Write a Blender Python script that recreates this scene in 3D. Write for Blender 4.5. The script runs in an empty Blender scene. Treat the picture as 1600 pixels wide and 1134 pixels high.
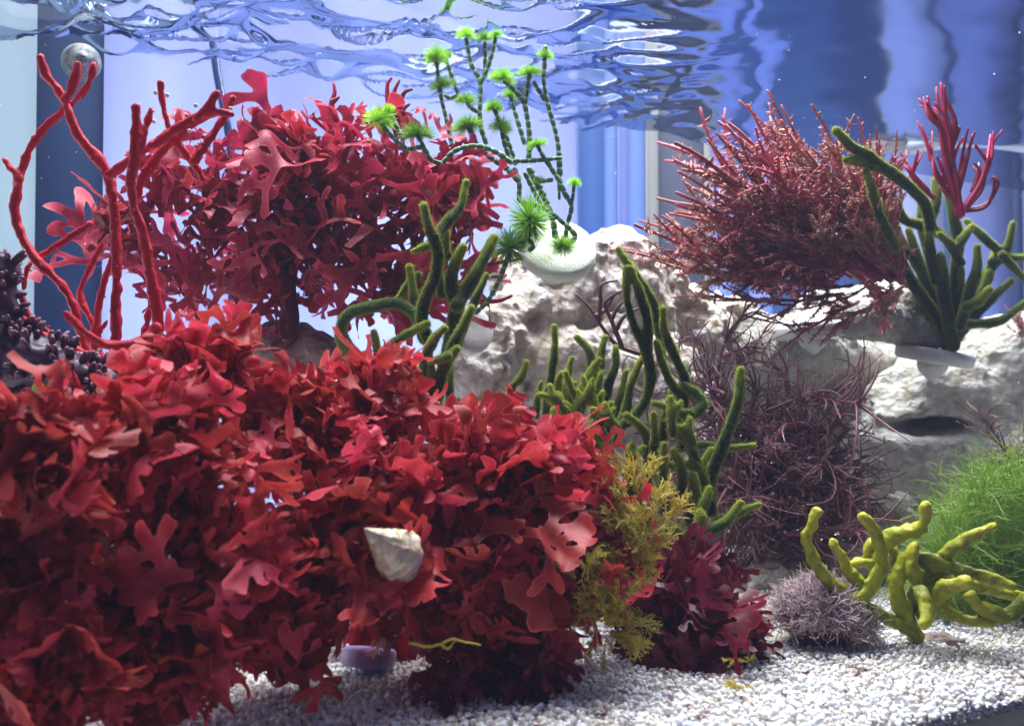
import bpy, math, random
import numpy as np
from mathutils import Vector, Matrix, noise as mnoise

# ------------------------------------------------------------------ camera, light, exposure
scene = bpy.context.scene
R = math.radians
FPX = 1400.0                      # focal length in photograph pixels (photo is 1600 wide)
PITCH = math.atan(33.0 / 1400.0)
CAM = np.array([0.0, 0.0, 0.114])
cam_d = bpy.data.cameras.new('camera')
cam = bpy.data.objects.new('camera', cam_d)
scene.collection.objects.link(cam)
cam.location = CAM
cam.rotation_euler = (math.pi / 2 + PITCH, 0, 0)
cam_d.sensor_width = 36.0
cam_d.lens = 36.0 * FPX / 1600.0
cam_d.clip_start = 0.01
cam_d.clip_end = 50
cam_d.dof.use_dof = True
cam_d.dof.focus_distance = 0.41
cam_d.dof.aperture_fstop = 15.0
scene.camera = cam

world = bpy.data.worlds.new('World')
scene.world = world
world.use_nodes = True
wb = world.node_tree.nodes['Background']
wb.inputs[0].default_value = (0.15, 0.17, 0.44, 1)
wb.inputs[1].default_value = 0.46

scene.view_settings.view_transform = 'Standard'
scene.view_settings.look = 'None'
scene.view_settings.exposure = 0.0
scene.view_settings.gamma = 1.0
scene.cycles.max_bounces = 10
scene.cycles.diffuse_bounces = 5
scene.cycles.glossy_bounces = 4
scene.cycles.transmission_bounces = 8
scene.cycles.transparent_max_bounces = 12
scene.cycles.caustics_reflective = False
scene.cycles.caustics_refractive = False
scene.cycles.sample_clamp_indirect = 4.0

YAW = R(28)
TD = np.array([math.cos(YAW), math.sin(YAW), 0.0])     # along the tank
ND = np.array([-math.sin(YAW), math.cos(YAW), 0.0])    # front to back
N_FRONT, N_BACK, N_WALL = 0.198, 0.597, 0.66
Z_WATER = 0.324

def tank(s, n, z):
    return TD * s + ND * n + np.array([0, 0, z])

def area(name, loc, aim, sx, sy, power, col):
    l = bpy.data.lights.new(name, 'AREA')
    l.shape = 'RECTANGLE'; l.size = sx; l.size_y = sy
    l.energy = power; l.color = col
    o = bpy.data.objects.new(name, l)
    scene.collection.objects.link(o)
    o.location = loc
    z = -(Vector(aim) - Vector(loc)).normalized()
    x = Vector(TD); x = (x - z * x.dot(z)).normalized()
    y = z.cross(x)
    o.rotation_euler = Matrix((x, y, z)).transposed().to_euler()
    return o

# the aquarium's own LED bar above the water, plus two added lights: panel backlight and front fill
area('led_bar', tank(0.36, 0.46, 0.70), tank(0.34, 0.44, 0.0), 1.10, 0.18, 31.0, (0.92, 0.94, 1.0))
area('panel_backlight', tank(0.05, 1.00, 0.02), tank(0.05, 0.6, 0.10), 1.8, 0.5, 31.0, (0.94, 0.95, 1.0))  # added lamp hidden behind the panels to make them glow
area('front_fill', (0.9, -0.9, 1.15), (0.1, 0.4, 0.1), 1.2, 0.8, 1.1, (1.0, 0.96, 0.93))  # added soft fill that brightens the fronts of weeds and rocks

# ------------------------------------------------------------------ helpers
def P(px, py, d):
    """world point seen at photograph pixel (px,py) whose distance in depth is d"""
    u = (px - 800.0) / FPX; v = (567.0 - py) / FPX
    dr = np.array([u, math.cos(PITCH) - v * math.sin(PITCH), math.sin(PITCH) + v * math.cos(PITCH)])
    return CAM + dr * (d / dr[1])

def PX(r, d):
    return r * d / FPX

col = scene.collection
def link(o, parent=None, M=None):
    col.objects.link(o)
    if parent is not None:
        o.parent = parent
    if M is not None:
        o.matrix_basis = M
    return o

def tag(o, label=None, cat=None, group=None, kind=None):
    if label: o['label'] = label
    if cat: o['category'] = cat
    if group: o['group'] = group
    if kind: o['kind'] = kind
    return o

def thing(name, loc, label, cat, group=None):
    o = bpy.data.objects.new(name, None)
    o.empty_display_size = 0.01
    o.location = loc
    col.objects.link(o)
    return tag(o, label, cat, group)

def make_mesh(name, V, F, mat, attrs=None, smooth=True):
    V = np.asarray(V, dtype=np.float64)
    me = bpy.data.meshes.new(name)
    if isinstance(F, np.ndarray) and F.ndim == 2:
        k = F.shape[1]; nf = len(F)
        me.vertices.add(len(V)); me.vertices.foreach_set('co', V.astype(np.float32).ravel())
        me.loops.add(nf * k); me.loops.foreach_set('vertex_index', F.astype(np.int32).ravel())
        me.polygons.add(nf)
        me.polygons.foreach_set('loop_start', (np.arange(nf) * k).astype(np.int32))
        me.update(calc_edges=True)
        me.validate()
    else:
        me.from_pydata([tuple(v) for v in V], [], [tuple(int(i) for i in f) for f in F])
    if smooth:
        me.polygons.foreach_set('use_smooth', np.ones(len(me.polygons), dtype=bool))
    if attrs:
        for k, a in attrs.items():
            a = np.asarray(a, dtype=np.float32)
            if a.ndim == 1:
                at = me.attributes.new(k, 'FLOAT', 'POINT'); at.data.foreach_set('value', a)
            else:
                at = me.attributes.new(k, 'FLOAT_COLOR', 'POINT')
                c = np.ones((len(a), 4), np.float32); c[:, :3] = a
                at.data.foreach_set('color', c.ravel())
    if mat: me.materials.append(mat)
    return me

def mobj(name, V, F, mat, parent=None, origin=None, attrs=None, smooth=True):
    """mesh object from world-space verts; origin = world position of its own origin (parent origin if parented)"""
    V = np.asarray(V, dtype=np.float64)
    if parent is not None:
        org = np.array(parent.location)
    else:
        org = np.array(origin) if origin is not None else np.zeros(3)
    me = make_mesh(name, V - org, F, mat, attrs, smooth)
    o = bpy.data.objects.new(name, me)
    col.objects.link(o)
    if parent is not None: o.parent = parent
    else: o.location = org
    return o

def join(parts):
    """parts: list of (V,F) with F lists/arrays of same or mixed size"""
    VV, FF, n = [], [], 0
    arr = all(isinstance(f, np.ndarray) for _, f in parts) and len({f.shape[1] for _, f in parts}) == 1
    for v, f in parts:
        VV.append(np.asarray(v))
        if arr: FF.append(f + n)
        else: FF.extend([tuple(int(i) + n for i in q) for q in f])
        n += len(v)
    return np.concatenate(VV), (np.concatenate(FF) if arr else FF)

# --- vectorised value noise
_rs = np.random.RandomState(7)
_perm = _rs.rand(64, 64, 64)
def vnoise(p):
    p = np.asarray(p); i = np.floor(p).astype(int); f = p - i; f = f * f * (3 - 2 * f)
    x0, y0, z0 = (i[..., k] % 64 for k in range(3))
    x1, y1, z1 = (x0 + 1) % 64, (y0 + 1) % 64, (z0 + 1) % 64
    fx, fy, fz = f[..., 0], f[..., 1], f[..., 2]
    g = _perm
    a = g[x0, y0, z0] * (1 - fx) + g[x1, y0, z0] * fx
    b = g[x0, y1, z0] * (1 - fx) + g[x1, y1, z0] * fx
    c = g[x0, y0, z1] * (1 - fx) + g[x1, y0, z1] * fx
    d = g[x0, y1, z1] * (1 - fx) + g[x1, y1, z1] * fx
    return ((a * (1 - fy) + b * fy) * (1 - fz) + (c * (1 - fy) + d * fy) * fz) * 2 - 1

def fbm(p, oct=4, gain=0.5):
    s = 0; a = 1.0; p = np.asarray(p, dtype=float)
    for k in range(oct):
        s = s + a * vnoise(p + 17.3 * k); p = p * 2.03; a *= gain
    return s

def catmull(pts, n):
    pts = np.asarray(pts, dtype=float)
    if len(pts) == 2:
        t = np.linspace(0, 1, n)[:, None]
        return pts[0] * (1 - t) + pts[1] * t
    p = np.vstack([2 * pts[0] - pts[1], pts, 2 * pts[-1] - pts[-2]])
    m = len(pts) - 1
    out = []
    for t in np.linspace(0, m - 1e-6, n):
        i = int(t); f = t - i
        a, b, c, d = p[i], p[i + 1], p[i + 2], p[i + 3]
        out.append(0.5 * ((2 * b) + (-a + c) * f + (2 * a - 5 * b + 4 * c - d) * f * f + (-a + 3 * b - 3 * c + d) * f ** 3))
    return np.array(out)

def tube(pts, radii, sides=6, cap=True):
    pts = np.asarray(pts, float); n = len(pts)
    radii = np.broadcast_to(np.asarray(radii, float), (n,))
    T = np.gradient(pts, axis=0); T /= (np.linalg.norm(T, axis=1, keepdims=True) + 1e-12)
    a = np.array([0, 0, 1.0]) if abs(T[0][2]) < 0.8 else np.array([1.0, 0, 0])
    N = a - T[0] * a.dot(T[0]); N /= np.linalg.norm(N)
    V = []
    ang = np.linspace(0, 2 * math.pi, sides, endpoint=False)
    for i in range(n):
        N = N - T[i] * N.dot(T[i]); N /= (np.linalg.norm(N) + 1e-12)
        B = np.cross(T[i], N)
        V.append(pts[i] + radii[i] * (np.cos(ang)[:, None] * N + np.sin(ang)[:, None] * B))
    V = np.concatenate(V)
    F = []
    for i in range(n - 1):
        for k in range(sides):
            k2 = (k + 1) % sides
            F.append((i * sides + k, i * sides + k2, (i + 1) * sides + k2, (i + 1) * sides + k))
    F = np.array(F)
    if cap:
        V = np.vstack([V, pts[0] - T[0] * radii[0] * 0.6, pts[-1] + T[-1] * radii[-1] * 0.8])
        a_, b_ = len(V) - 2, len(V) - 1
        C = []
        for k in range(sides):
            k2 = (k + 1) % sides
            C.append((a_, k2, k, a_)); C.append((b_, (n - 1) * sides + k, (n - 1) * sides + k2, b_))
        F = np.vstack([F, np.array(C)])
    return V, F

def clean(F):
    """quads with a doubled corner -> proper triangles (returns list)"""
    out = []
    for f in F:
        g = []
        for i in f:
            if i not in g: g.append(int(i))
        if len(g) >= 3: out.append(tuple(g))
    return out

# --- signed distance meshing (naive surface nets)
def surface_nets(Fv, org, h):
    nx, ny, nz = Fv.shape
    c = [Fv[i:nx - 1 + i, j:ny - 1 + j, k:nz - 1 + k] for i in (0, 1) for j in (0, 1) for k in (0, 1)]
    ins = [q < 0 for q in c]
    s = sum(q.astype(np.int8) for q in ins)
    mask = (s > 0) & (s < 8)
    idx = np.argwhere(mask)
    vals = np.stack([q[mask] for q in c], 1)
    cor = np.array([(i, j, k) for i in (0, 1) for j in (0, 1) for k in (0, 1)], float)
    acc = np.zeros((len(idx), 3)); cnt = np.zeros(len(idx))
    for a in range(8):
        for b in range(a + 1, 8):
            if abs(cor[a] - cor[b]).sum() == 1:
                va, vb = vals[:, a], vals[:, b]
                m = (va < 0) != (vb < 0)
                t = va[m] / (va[m] - vb[m])
                acc[m] += cor[a] + t[:, None] * (cor[b] - cor[a]); cnt[m] += 1
    V = np.array(org) + (idx + acc / cnt[:, None]) * h
    vid = -np.ones(mask.shape, int); vid[mask] = np.arange(len(idx))
    faces = []
    neg = Fv < 0
    for ax in range(3):
        sl0 = [slice(None)] * 3; sl1 = [slice(None)] * 3
        sl0[ax] = slice(0, -1); sl1[ax] = slice(1, None)
        a = neg[tuple(sl0)]; b = neg[tuple(sl1)]
        e = np.argwhere(a != b)
        o1, o2 = [(1, 2), (2, 0), (0, 1)][ax]
        lim = mask.shape
        ok = (e[:, o1] > 0) & (e[:, o2] > 0) & (e[:, o1] < lim[o1]) & (e[:, o2] < lim[o2])
        e = e[ok]
        flip = a[tuple(e.T)]
        def cell(d1, d2):
            q = e.copy(); q[:, o1] -= d1; q[:, o2] -= d2
            return vid[tuple(q.T)]
        q = np.stack([cell(1, 1), cell(0, 1), cell(0, 0), cell(1, 0)], 1)
        q[~flip] = q[~flip][:, ::-1]
        faces.append(q)
    F = np.concatenate(faces)
    F = F[(F >= 0).all(1)]
    return V, F

def sdf_poly(lines, h, k=0.0, nz=0.0, nscale=300.0):
    """lines: list of (points Nx3, radii N).  returns V,F of the smooth union"""
    allp = np.concatenate([np.asarray(l[0]) for l in lines]); rm = max(np.max(l[1]) for l in lines)
    lo = allp.min(0) - rm * 1.4 - 3 * h; hi = allp.max(0) + rm * 1.4 + 3 * h
    n = np.ceil((hi - lo) / h).astype(int) + 1
    G = np.full(n, 1.0)
    for pts, rr in lines:
        L = np.full(n, 1.0)
        for i in range(len(pts) - 1):
            a, b = pts[i], pts[i + 1]; r0, r1 = rr[i], rr[i + 1]
            pad = max(r0, r1) * 1.5 + 3 * h + 2 * k
            l0 = np.maximum(((np.minimum(a, b) - pad - lo) / h).astype(int), 0)
            l1 = np.minimum(((np.maximum(a, b) + pad - lo) / h).astype(int) + 2, n)
            ax = [lo[q] + h * np.arange(l0[q], l1[q]) for q in range(3)]
            X = np.stack(np.meshgrid(*ax, indexing='ij'), -1)
            ab = b - a; t = np.clip(((X - a) @ ab) / (ab @ ab + 1e-12), 0, 1)
            dd = np.linalg.norm(X - a - t[..., None] * ab, axis=-1) - (r0 + (r1 - r0) * t)
            sl = tuple(slice(l0[q], l1[q]) for q in range(3))
            L[sl] = np.minimum(L[sl], dd)
        if k > 0:
            hh = np.clip(0.5 + 0.5 * (L - G) / k, 0, 1)
            G = L * (1 - hh) + G * hh - k * hh * (1 - hh)
        else:
            G = np.minimum(G, L)
    if nz:
        near = np.abs(G) < 4 * nz + 3 * h
        ii = np.argwhere(near)
        G[near] += nz * fbm((lo + ii * h) * nscale, 2)
    return surface_nets(G, lo, h)

def sdf_blobs(blobs, h, k, nz, nscale, cuts=(), oct=5, ridged=0.0):
    """blobs: (center, radii3); cuts likewise are carved out"""
    cs = np.array([b[0] for b in blobs]); rs = np.array([b[1] for b in blobs])
    lo = (cs - rs).min(0) - 3 * nz - 4 * h; hi = (cs + rs).max(0) + 3 * nz + 4 * h
    n = np.ceil((hi - lo) / h).astype(int) + 1
    ax = [lo[q] + h * np.arange(n[q]) for q in range(3)]
    X = np.stack(np.meshgrid(*ax, indexing='ij'), -1)
    W = X + 0.6 * nz * np.stack([fbm(X * nscale * 0.6 + o, 2) for o in (0, 31.7, 57.1)], -1)
    def ell(c, r):
        q = (W - c) / r; l = np.linalg.norm(q, axis=-1)
        return (l - 1) * min(r)
    G = np.full(n, 1.0)
    for c, r in blobs:
        L = ell(np.array(c), np.array(r))
        hh = np.clip(0.5 + 0.5 * (L - G) / k, 0, 1)
        G = L * (1 - hh) + G * hh - k * hh * (1 - hh)
    nn = fbm(X * nscale, oct, 0.55)
    if ridged: nn = nn * (1 - ridged) + ridged * (1 - 2.2 * np.abs(fbm(X * nscale * 1.3 + 9.1, oct, 0.55)))
    G = G + nz * nn
    for c, r in cuts:
        L = -ell(np.array(c), np.array(r)) - nz * 0.5 * nn
        hh = np.clip(0.5 - 0.5 * (L - G) / (k * 0.4), 0, 1)
        G = L * (1 - hh) + G * hh + k * 0.4 * hh * (1 - hh)
    return surface_nets(G, lo, h)

# ------------------------------------------------------------------ materials
def nodes_of(name):
    m = bpy.data.materials.new(name); m.use_nodes = True
    nt = m.node_tree
    for n in list(nt.nodes): nt.nodes.remove(n)
    out = nt.nodes.new('ShaderNodeOutputMaterial')
    return m, nt, out

def nd(nt, t, **kw):
    n = nt.nodes.new(t)
    for k, v in kw.items():
        if k.startswith('i_'):
            key = k[2:].replace('_', ' ')
            n.inputs[key].default_value = v
        else: setattr(n, k, v)
    return n

def mixc(nt, fac, a, b):
    n = nt.nodes.new('ShaderNodeMix'); n.data_type = 'RGBA'
    def put(sock, v):
        if isinstance(v, (tuple, list)): sock.default_value = (*v[:3], 1)
        elif isinstance(v, (int, float)): sock.default_value = v
        else: nt.links.new(v, sock)
    put(n.inputs[0], fac); put(n.inputs[6], a); put(n.inputs[7], b)
    return n.outputs[2]

def ramp(nt, src, stops):
    r = nt.nodes.new('ShaderNodeValToRGB')
    e = r.color_ramp.elements
    while len(e) < len(stops): e.new(0.5)
    for q, (p, c) in zip(e, stops):
        q.position = p; q.color = (*c, 1) if len(c) == 3 else c
    nt.links.new(src, r.inputs[0])
    return r.outputs[0]

def organic(name, c1, c2, scale=60, rough=0.45, transl=0.0, tcol=None, bump=0.2, bscale=None, sheen=0.0, sheen_col=None,
            sss=0.0, sss_r=0.004, objrand=True, edge=None, attr=None, spec=0.5, speck=None, speck_scale=400, coords='Object', veil=None):
    m, nt, out = nodes_of(name)
    L = nt.links.new
    tc = nd(nt, 'ShaderNodeTexCoord'); cs = tc.outputs[coords]
    nz = nd(nt, 'ShaderNodeTexNoise', i_Scale=scale, i_Detail=5.0, i_Roughness=0.6); L(cs, nz.inputs['Vector'])
    f = ramp(nt, nz.outputs[0], [(0.3, (0, 0, 0)), (0.7, (1, 1, 1))])
    base = mixc(nt, f, c1, c2)
    if objrand:
        oi = nd(nt, 'ShaderNodeObjectInfo')
        hs = nd(nt, 'ShaderNodeHueSaturation')
        mr = nd(nt, 'ShaderNodeMapRange'); L(oi.outputs['Random'], mr.inputs[0])
        mr.inputs[3].default_value = 0.62; mr.inputs[4].default_value = 1.25
        L(mr.outputs[0], hs.inputs['Value'])
        mr2 = nd(nt, 'ShaderNodeMapRange'); L(oi.outputs['Random'], mr2.inputs[0])
        mr2.inputs[3].default_value = 0.51; mr2.inputs[4].default_value = 0.49
        L(mr2.outputs[0], hs.inputs['Hue'])
        L(base, hs.inputs['Color']); base = hs.outputs[0]
    if attr:   # attr = (name, colour mixed in where the attribute is 1)
        at = nd(nt, 'ShaderNodeAttribute', attribute_name=attr[0])
        base = mixc(nt, at.outputs['Fac'], base, attr[1])
    if edge:  # paler thin margins, with rim glints painted into the colour
        at = nd(nt, 'ShaderNodeAttribute', attribute_name='edge')
        base = mixc(nt, at.outputs['Fac'], base, edge)
    if veil:   # pale film of silt/coralline growth in patches
        n3 = nd(nt, 'ShaderNodeTexNoise', i_Scale=veil[1], i_Detail=6.0, i_Roughness=0.7)
        geo = nd(nt, 'ShaderNodeNewGeometry'); L(geo.outputs['Position'], n3.inputs['Vector'])
        base = mixc(nt, ramp(nt, n3.outputs[0], [(veil[2], (0, 0, 0)), (veil[2] + 0.1, (1, 1, 1))]), base, veil[0])
    if speck:
        n2 = nd(nt, 'ShaderNodeTexVoronoi', i_Scale=speck_scale); L(cs, n2.inputs['Vector'])
        base = mixc(nt, ramp(nt, n2.outputs['Distance'], [(0.08, (1, 1, 1)), (0.16, (0, 0, 0))]), base, speck)
    p = nd(nt, 'ShaderNodeBsdfPrincipled', i_Roughness=rough)
    p.inputs['Specular IOR Level'].default_value = spec
    L(base, p.inputs['Base Color'])
    if sheen:
        p.inputs['Sheen Weight'].default_value = sheen
        p.inputs['Sheen Roughness'].default_value = 0.35
        p.inputs['Sheen Tint'].default_value = (*(sheen_col or c2), 1)
    if sss:
        p.inputs['Subsurface Weight'].default_value = sss
        p.inputs['Subsurface Radius'].default_value = (1.0, 0.6, 0.4)
        p.inputs['Subsurface Scale'].default_value = sss_r
    if bump:
        nb = nd(nt, 'ShaderNodeTexNoise', i_Scale=bscale or scale * 4, i_Detail=4.0); L(cs, nb.inputs['Vector'])
        b = nd(nt, 'ShaderNodeBump', i_Strength=bump, i_Distance=0.001); L(nb.outputs[0], b.inputs['Height'])
        L(b.outputs[0], p.inputs['Normal'])
    sh = p.outputs[0]
    if transl:
        t = nd(nt, 'ShaderNodeBsdfTranslucent')
        if tcol: t.inputs[0].default_value = (*tcol, 1)
        else: L(base, t.inputs[0])
        mx = nd(nt, 'ShaderNodeMixShader'); mx.inputs[0].default_value = transl
        L(sh, mx.inputs[1]); L(t.outputs[0], mx.inputs[2]); sh = mx.outputs[0]
    L(sh, out.inputs[0])
    return m

M = {}
M['red_a'] = organic('bright_red_blade', (0.42, 0.016, 0.028), (0.60, 0.058, 0.062), scale=3.5, rough=0.5, transl=0.36, bump=0.12, bscale=14,
                     edge=(0.78, 0.16, 0.15), spec=0.28, veil=((0.60, 0.30, 0.29), 210, 0.71))
M['red_b'] = organic('crimson_blade', (0.30, 0.010, 0.032), (0.45, 0.034, 0.062), scale=3.5, rough=0.45, transl=0.36, spec=0.3, bump=0.12, bscale=14,
                     edge=(0.72, 0.13, 0.14))
M['maroon'] = organic('maroon_blade', (0.065, 0.003, 0.010), (0.13, 0.007, 0.019), scale=2.2, rough=0.4, transl=0.3, bump=0.12, bscale=14,
                      edge=(0.25, 0.035, 0.05), spec=0.25)
M['antler'] = organic('red_tube', (0.38, 0.004, 0.016), (0.50, 0.010, 0.022), scale=90, rough=0.5, transl=0.0, sss=0.0, spec=0.18, bump=0.3, bscale=900,
                      speck=(0.62, 0.16, 0.15), speck_scale=420, objrand=False)
M['codium'] = organic('velvet_green', (0.012, 0.032, 0.016), (0.032, 0.062, 0.014), scale=70, rough=0.85, bump=0.9, bscale=1500, sheen=1.0,
                      sheen_col=(0.62, 0.70, 0.10), spec=0.15, attr=('tip', (0.17, 0.22, 0.02)))
M['fuzz'] = organic('velvet_hairs', (0.18, 0.25, 0.022), (0.36, 0.39, 0.04), scale=90, rough=0.7, transl=0.5, bump=0, spec=0.1, objrand=False, attr=('tip', (0.42, 0.46, 0.06)))
M['lime'] = organic('yellow_green_finger', (0.15, 0.19, 0.003), (0.28, 0.30, 0.005), scale=140, rough=0.5, sss=0.3, sss_r=0.004, bump=0.5, bscale=500,
                    speck=(0.55, 0.55, 0.22), speck_scale=520, attr=('tip', (0.38, 0.38, 0.02)), spec=0.3)
M['stem'] = organic('jointed_green_stem', (0.040, 0.13, 0.040), (0.085, 0.21, 0.06), scale=150, rough=0.55, bump=0.4, bscale=900, attr=('tip', (0.36, 0.48, 0.25)), objrand=False)
M['stem_tip'] = organic('neon_stem', (0.13, 0.42, 0.015), (0.2, 0.55, 0.03), scale=150, rough=0.5, bump=0.3, transl=0.2)
M['tuft'] = organic('neon_filament', (0.38, 0.68, 0.05), (0.55, 0.80, 0.14), scale=100, rough=0.6, transl=0.6, bump=0)
M['spiky'] = organic('rosy_spiny', (0.37, 0.020, 0.062), (0.50, 0.068, 0.10), scale=120, rough=0.5, transl=0.2, bump=0.2, attr=('tip', (0.62, 0.42, 0.27)))
M['crim'] = organic('crimson_thin', (0.40, 0.012, 0.05), (0.5, 0.02, 0.07), scale=100, rough=0.45, transl=0.3, bump=0.2)
M['wiry'] = organic('brown_purple_wire', (0.085, 0.022, 0.032), (0.17, 0.052, 0.058), scale=100, rough=0.42, bump=0.2, objrand=True, attr=('tip', (0.38, 0.18, 0.16)))
M['gold'] = organic('golden_weed', (0.55, 0.42, 0.02), (0.74, 0.62, 0.07), scale=120, rough=0.5, transl=0.3, bump=0.2, attr=('tip', (0.78, 0.70, 0.22)))
M['hair'] = organic('green_hair', (0.15, 0.32, 0.014), (0.33, 0.53, 0.05), scale=40, rough=0.5, transl=0.3, bump=0, objrand=False, attr=('tip', (0.34, 0.42, 0.07)))
M['moss'] = organic('mauve_moss', (0.26, 0.17, 0.22), (0.44, 0.33, 0.34), scale=60, rough=0.6, bump=0, objrand=False, attr=('tip', (0.60, 0.47, 0.32)))
M['bumpy'] = organic('dark_purple_nubs', (0.030, 0.008, 0.035), (0.07, 0.018, 0.05), scale=80, rough=0.45, bump=0.3, attr=('tip', (0.25, 0.08, 0.12)))
M['shell'] = organic('snail_shell', (0.80, 0.70, 0.50), (0.40, 0.20, 0.14), scale=260, rough=0.5, bump=0.5, bscale=500, veil=((0.40, 0.40, 0.14), 320, 0.50), objrand=False)
M['foot'] = organic('snail_foot', (0.5, 0.46, 0.4), (0.36, 0.30, 0.27), scale=300, rough=0.5, bump=0.4, objrand=False)
M['glassnail'] = organic('grey_shell', (0.30, 0.30, 0.24), (0.04, 0.05, 0.07), scale=240, rough=0.35, veil=((0.03, 0.035, 0.05), 160, 0.50), bump=0.5, objrand=False)
M['plug_g'] = organic('algae_ceramic', (0.62, 0.72, 0.50), (0.70, 0.74, 0.64), scale=120, rough=0.7, bump=0.5, bscale=700, objrand=False, veil=((0.60, 0.72, 0.25), 160, 0.56))
M['plug'] = organic('white_ceramic', (0.58, 0.58, 0.54), (0.46, 0.46, 0.43), scale=90, rough=0.6, bump=0.3, bscale=700, objrand=False)
M['plug_t'] = organic('tan_ceramic', (0.42, 0.38, 0.27), (0.50, 0.46, 0.36), scale=140, rough=0.8, bump=0.5, bscale=800, objrand=False)
M['plug_v'] = organic('lavender_plug', (0.36, 0.25, 0.50), (0.42, 0.30, 0.55), scale=90, rough=0.5, bump=0.3, bscale=900, objrand=False)
M['black'] = organic('black_plastic', (0.004, 0.004, 0.005), (0.008, 0.008, 0.009), scale=30, rough=0.6, bump=0, objrand=False, spec=0.1)
M['speck'] = organic('white_grit', (0.9, 0.86, 0.80), (0.8, 0.72, 0.66), scale=200, rough=0.5, bump=0, objrand=False)
M['pipe'] = organic('clear_grey_pipe', (0.45, 0.52, 0.62), (0.60, 0.66, 0.75), scale=30, rough=0.25, bump=0, transl=0.3, objrand=False)
M['bracket'] = organic('grey_bracket', (0.25, 0.27, 0.24), (0.36, 0.36, 0.33), scale=60, rough=0.5, bump=0.2, objrand=False)
M['hose'] = organic('blue_hose', (0.006, 0.016, 0.06), (0.010, 0.025, 0.08), scale=30, rough=0.3, bump=0, objrand=False)

def rock_mat(name, c1, c2, c3, c4):
    m, nt, out = nodes_of(name); L = nt.links.new
    geo = nd(nt, 'ShaderNodeNewGeometry'); pos = geo.outputs['Position']
    n1 = nd(nt, 'ShaderNodeTexNoise', i_Scale=22.0, i_Detail=6.0, i_Roughness=0.65); L(pos, n1.inputs['Vector'])
    n2 = nd(nt, 'ShaderNodeTexNoise', i_Scale=70.0, i_Detail=8.0, i_Roughness=0.7); L(pos, n2.inputs['Vector'])
    n3 = nd(nt, 'ShaderNodeTexNoise', i_Scale=260.0, i_Detail=6.0, i_Roughness=0.7); L(pos, n3.inputs['Vector'])
    b = mixc(nt, ramp(nt, n1.outputs[0], [(0.38, (0, 0, 0)), (0.62, (1, 1, 1))]), c1, c2)
    b = mixc(nt, ramp(nt, n2.outputs[0], [(0.48, (0, 0, 0)), (0.62, (1, 1, 1))]), b, c3)
    b = mixc(nt, ramp(nt, n3.outputs[0], [(0.58, (0, 0, 0)), (0.72, (1, 1, 1))]), b, c4)
    p = nd(nt, 'ShaderNodeBsdfPrincipled', i_Roughness=0.85); L(b, p.inputs['Base Color'])
    p.inputs['Specular IOR Level'].default_value = 0.2
    vo = nd(nt, 'ShaderNodeTexVoronoi', i_Scale=230.0); L(pos, vo.inputs['Vector'])
    ad = nd(nt, 'ShaderNodeMath', operation='ADD'); L(n3.outputs[0], ad.inputs[0]); L(vo.outputs['Distance'], ad.inputs[1])
    bp = nd(nt, 'ShaderNodeBump', i_Strength=0.9, i_Distance=0.0022); L(ad.outputs[0], bp.inputs['Height'])
    bp2 = nd(nt, 'ShaderNodeBump', i_Strength=0.8, i_Distance=0.004); L(n2.outputs[0], bp2.inputs['Height']); L(bp.outputs[0], bp2.inputs['Normal'])
    L(bp2.outputs[0], p.inputs['Normal'])
    L(p.outputs[0], out.inputs[0])
    return m
M['rock'] = rock_mat('live_rock', (0.60, 0.54, 0.43), (0.74, 0.71, 0.67), (0.44, 0.35, 0.23), (0.42, 0.25, 0.25))
M['rock_g'] = rock_mat('shaded_rock', (0.40, 0.385, 0.32), (0.51, 0.49, 0.44), (0.33, 0.30, 0.22), (0.27, 0.23, 0.18))  # duller beige-grey than the live rock, partly shade put into the colour
M['rock_b'] = rock_mat('brown_rock', (0.30, 0.22, 0.18), (0.42, 0.34, 0.30), (0.22, 0.15, 0.13), (0.45, 0.36, 0.36))

def gravel_mat():
    m, nt, out = nodes_of('aragonite'); L = nt.links.new
    at = nd(nt, 'ShaderNodeAttribute', attribute_name='gcol')
    geo = nd(nt, 'ShaderNodeNewGeometry')
    n = nd(nt, 'ShaderNodeTexNoise', i_Scale=900.0, i_Detail=3.0); L(geo.outputs['Position'], n.inputs['Vector'])
    c = mixc(nt, 0.16, at.outputs['Color'], n.outputs[0])
    p = nd(nt, 'ShaderNodeBsdfPrincipled', i_Roughness=0.55); L(c, p.inputs['Base Color'])
    p.inputs['Subsurface Weight'].default_value = 0.0
    b = nd(nt, 'ShaderNodeBump', i_Strength=0.4, i_Distance=0.0004); L(n.outputs[0], b.inputs['Height']); L(b.outputs[0], p.inputs['Normal'])
    L(p.outputs[0], out.inputs[0])
    return m
M['gravel'] = gravel_mat()

def sheet_mat():
    m, nt, out = nodes_of('fine_sand'); L = nt.links.new
    geo = nd(nt, 'ShaderNodeNewGeometry')
    v = nd(nt, 'ShaderNodeTexVoronoi', i_Scale=330.0); L(geo.outputs['Position'], v.inputs['Vector'])
    c = mixc(nt, ramp(nt, v.outputs['Color'], [(0.1, (0, 0, 0)), (0.9, (1, 1, 1))]), (0.62, 0.58, 0.50), (0.80, 0.79, 0.76))
    p = nd(nt, 'ShaderNodeBsdfPrincipled', i_Roughness=0.8); L(c, p.inputs['Base Color'])
    b = nd(nt, 'ShaderNodeBump', i_Strength=0.8, i_Distance=0.0015, invert=True); L(v.outputs['Distance'], b.inputs['Height']); L(b.outputs[0], p.inputs['Normal'])
    L(p.outputs[0], out.inputs[0])
    return m
M['sheet'] = sheet_mat()

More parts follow.
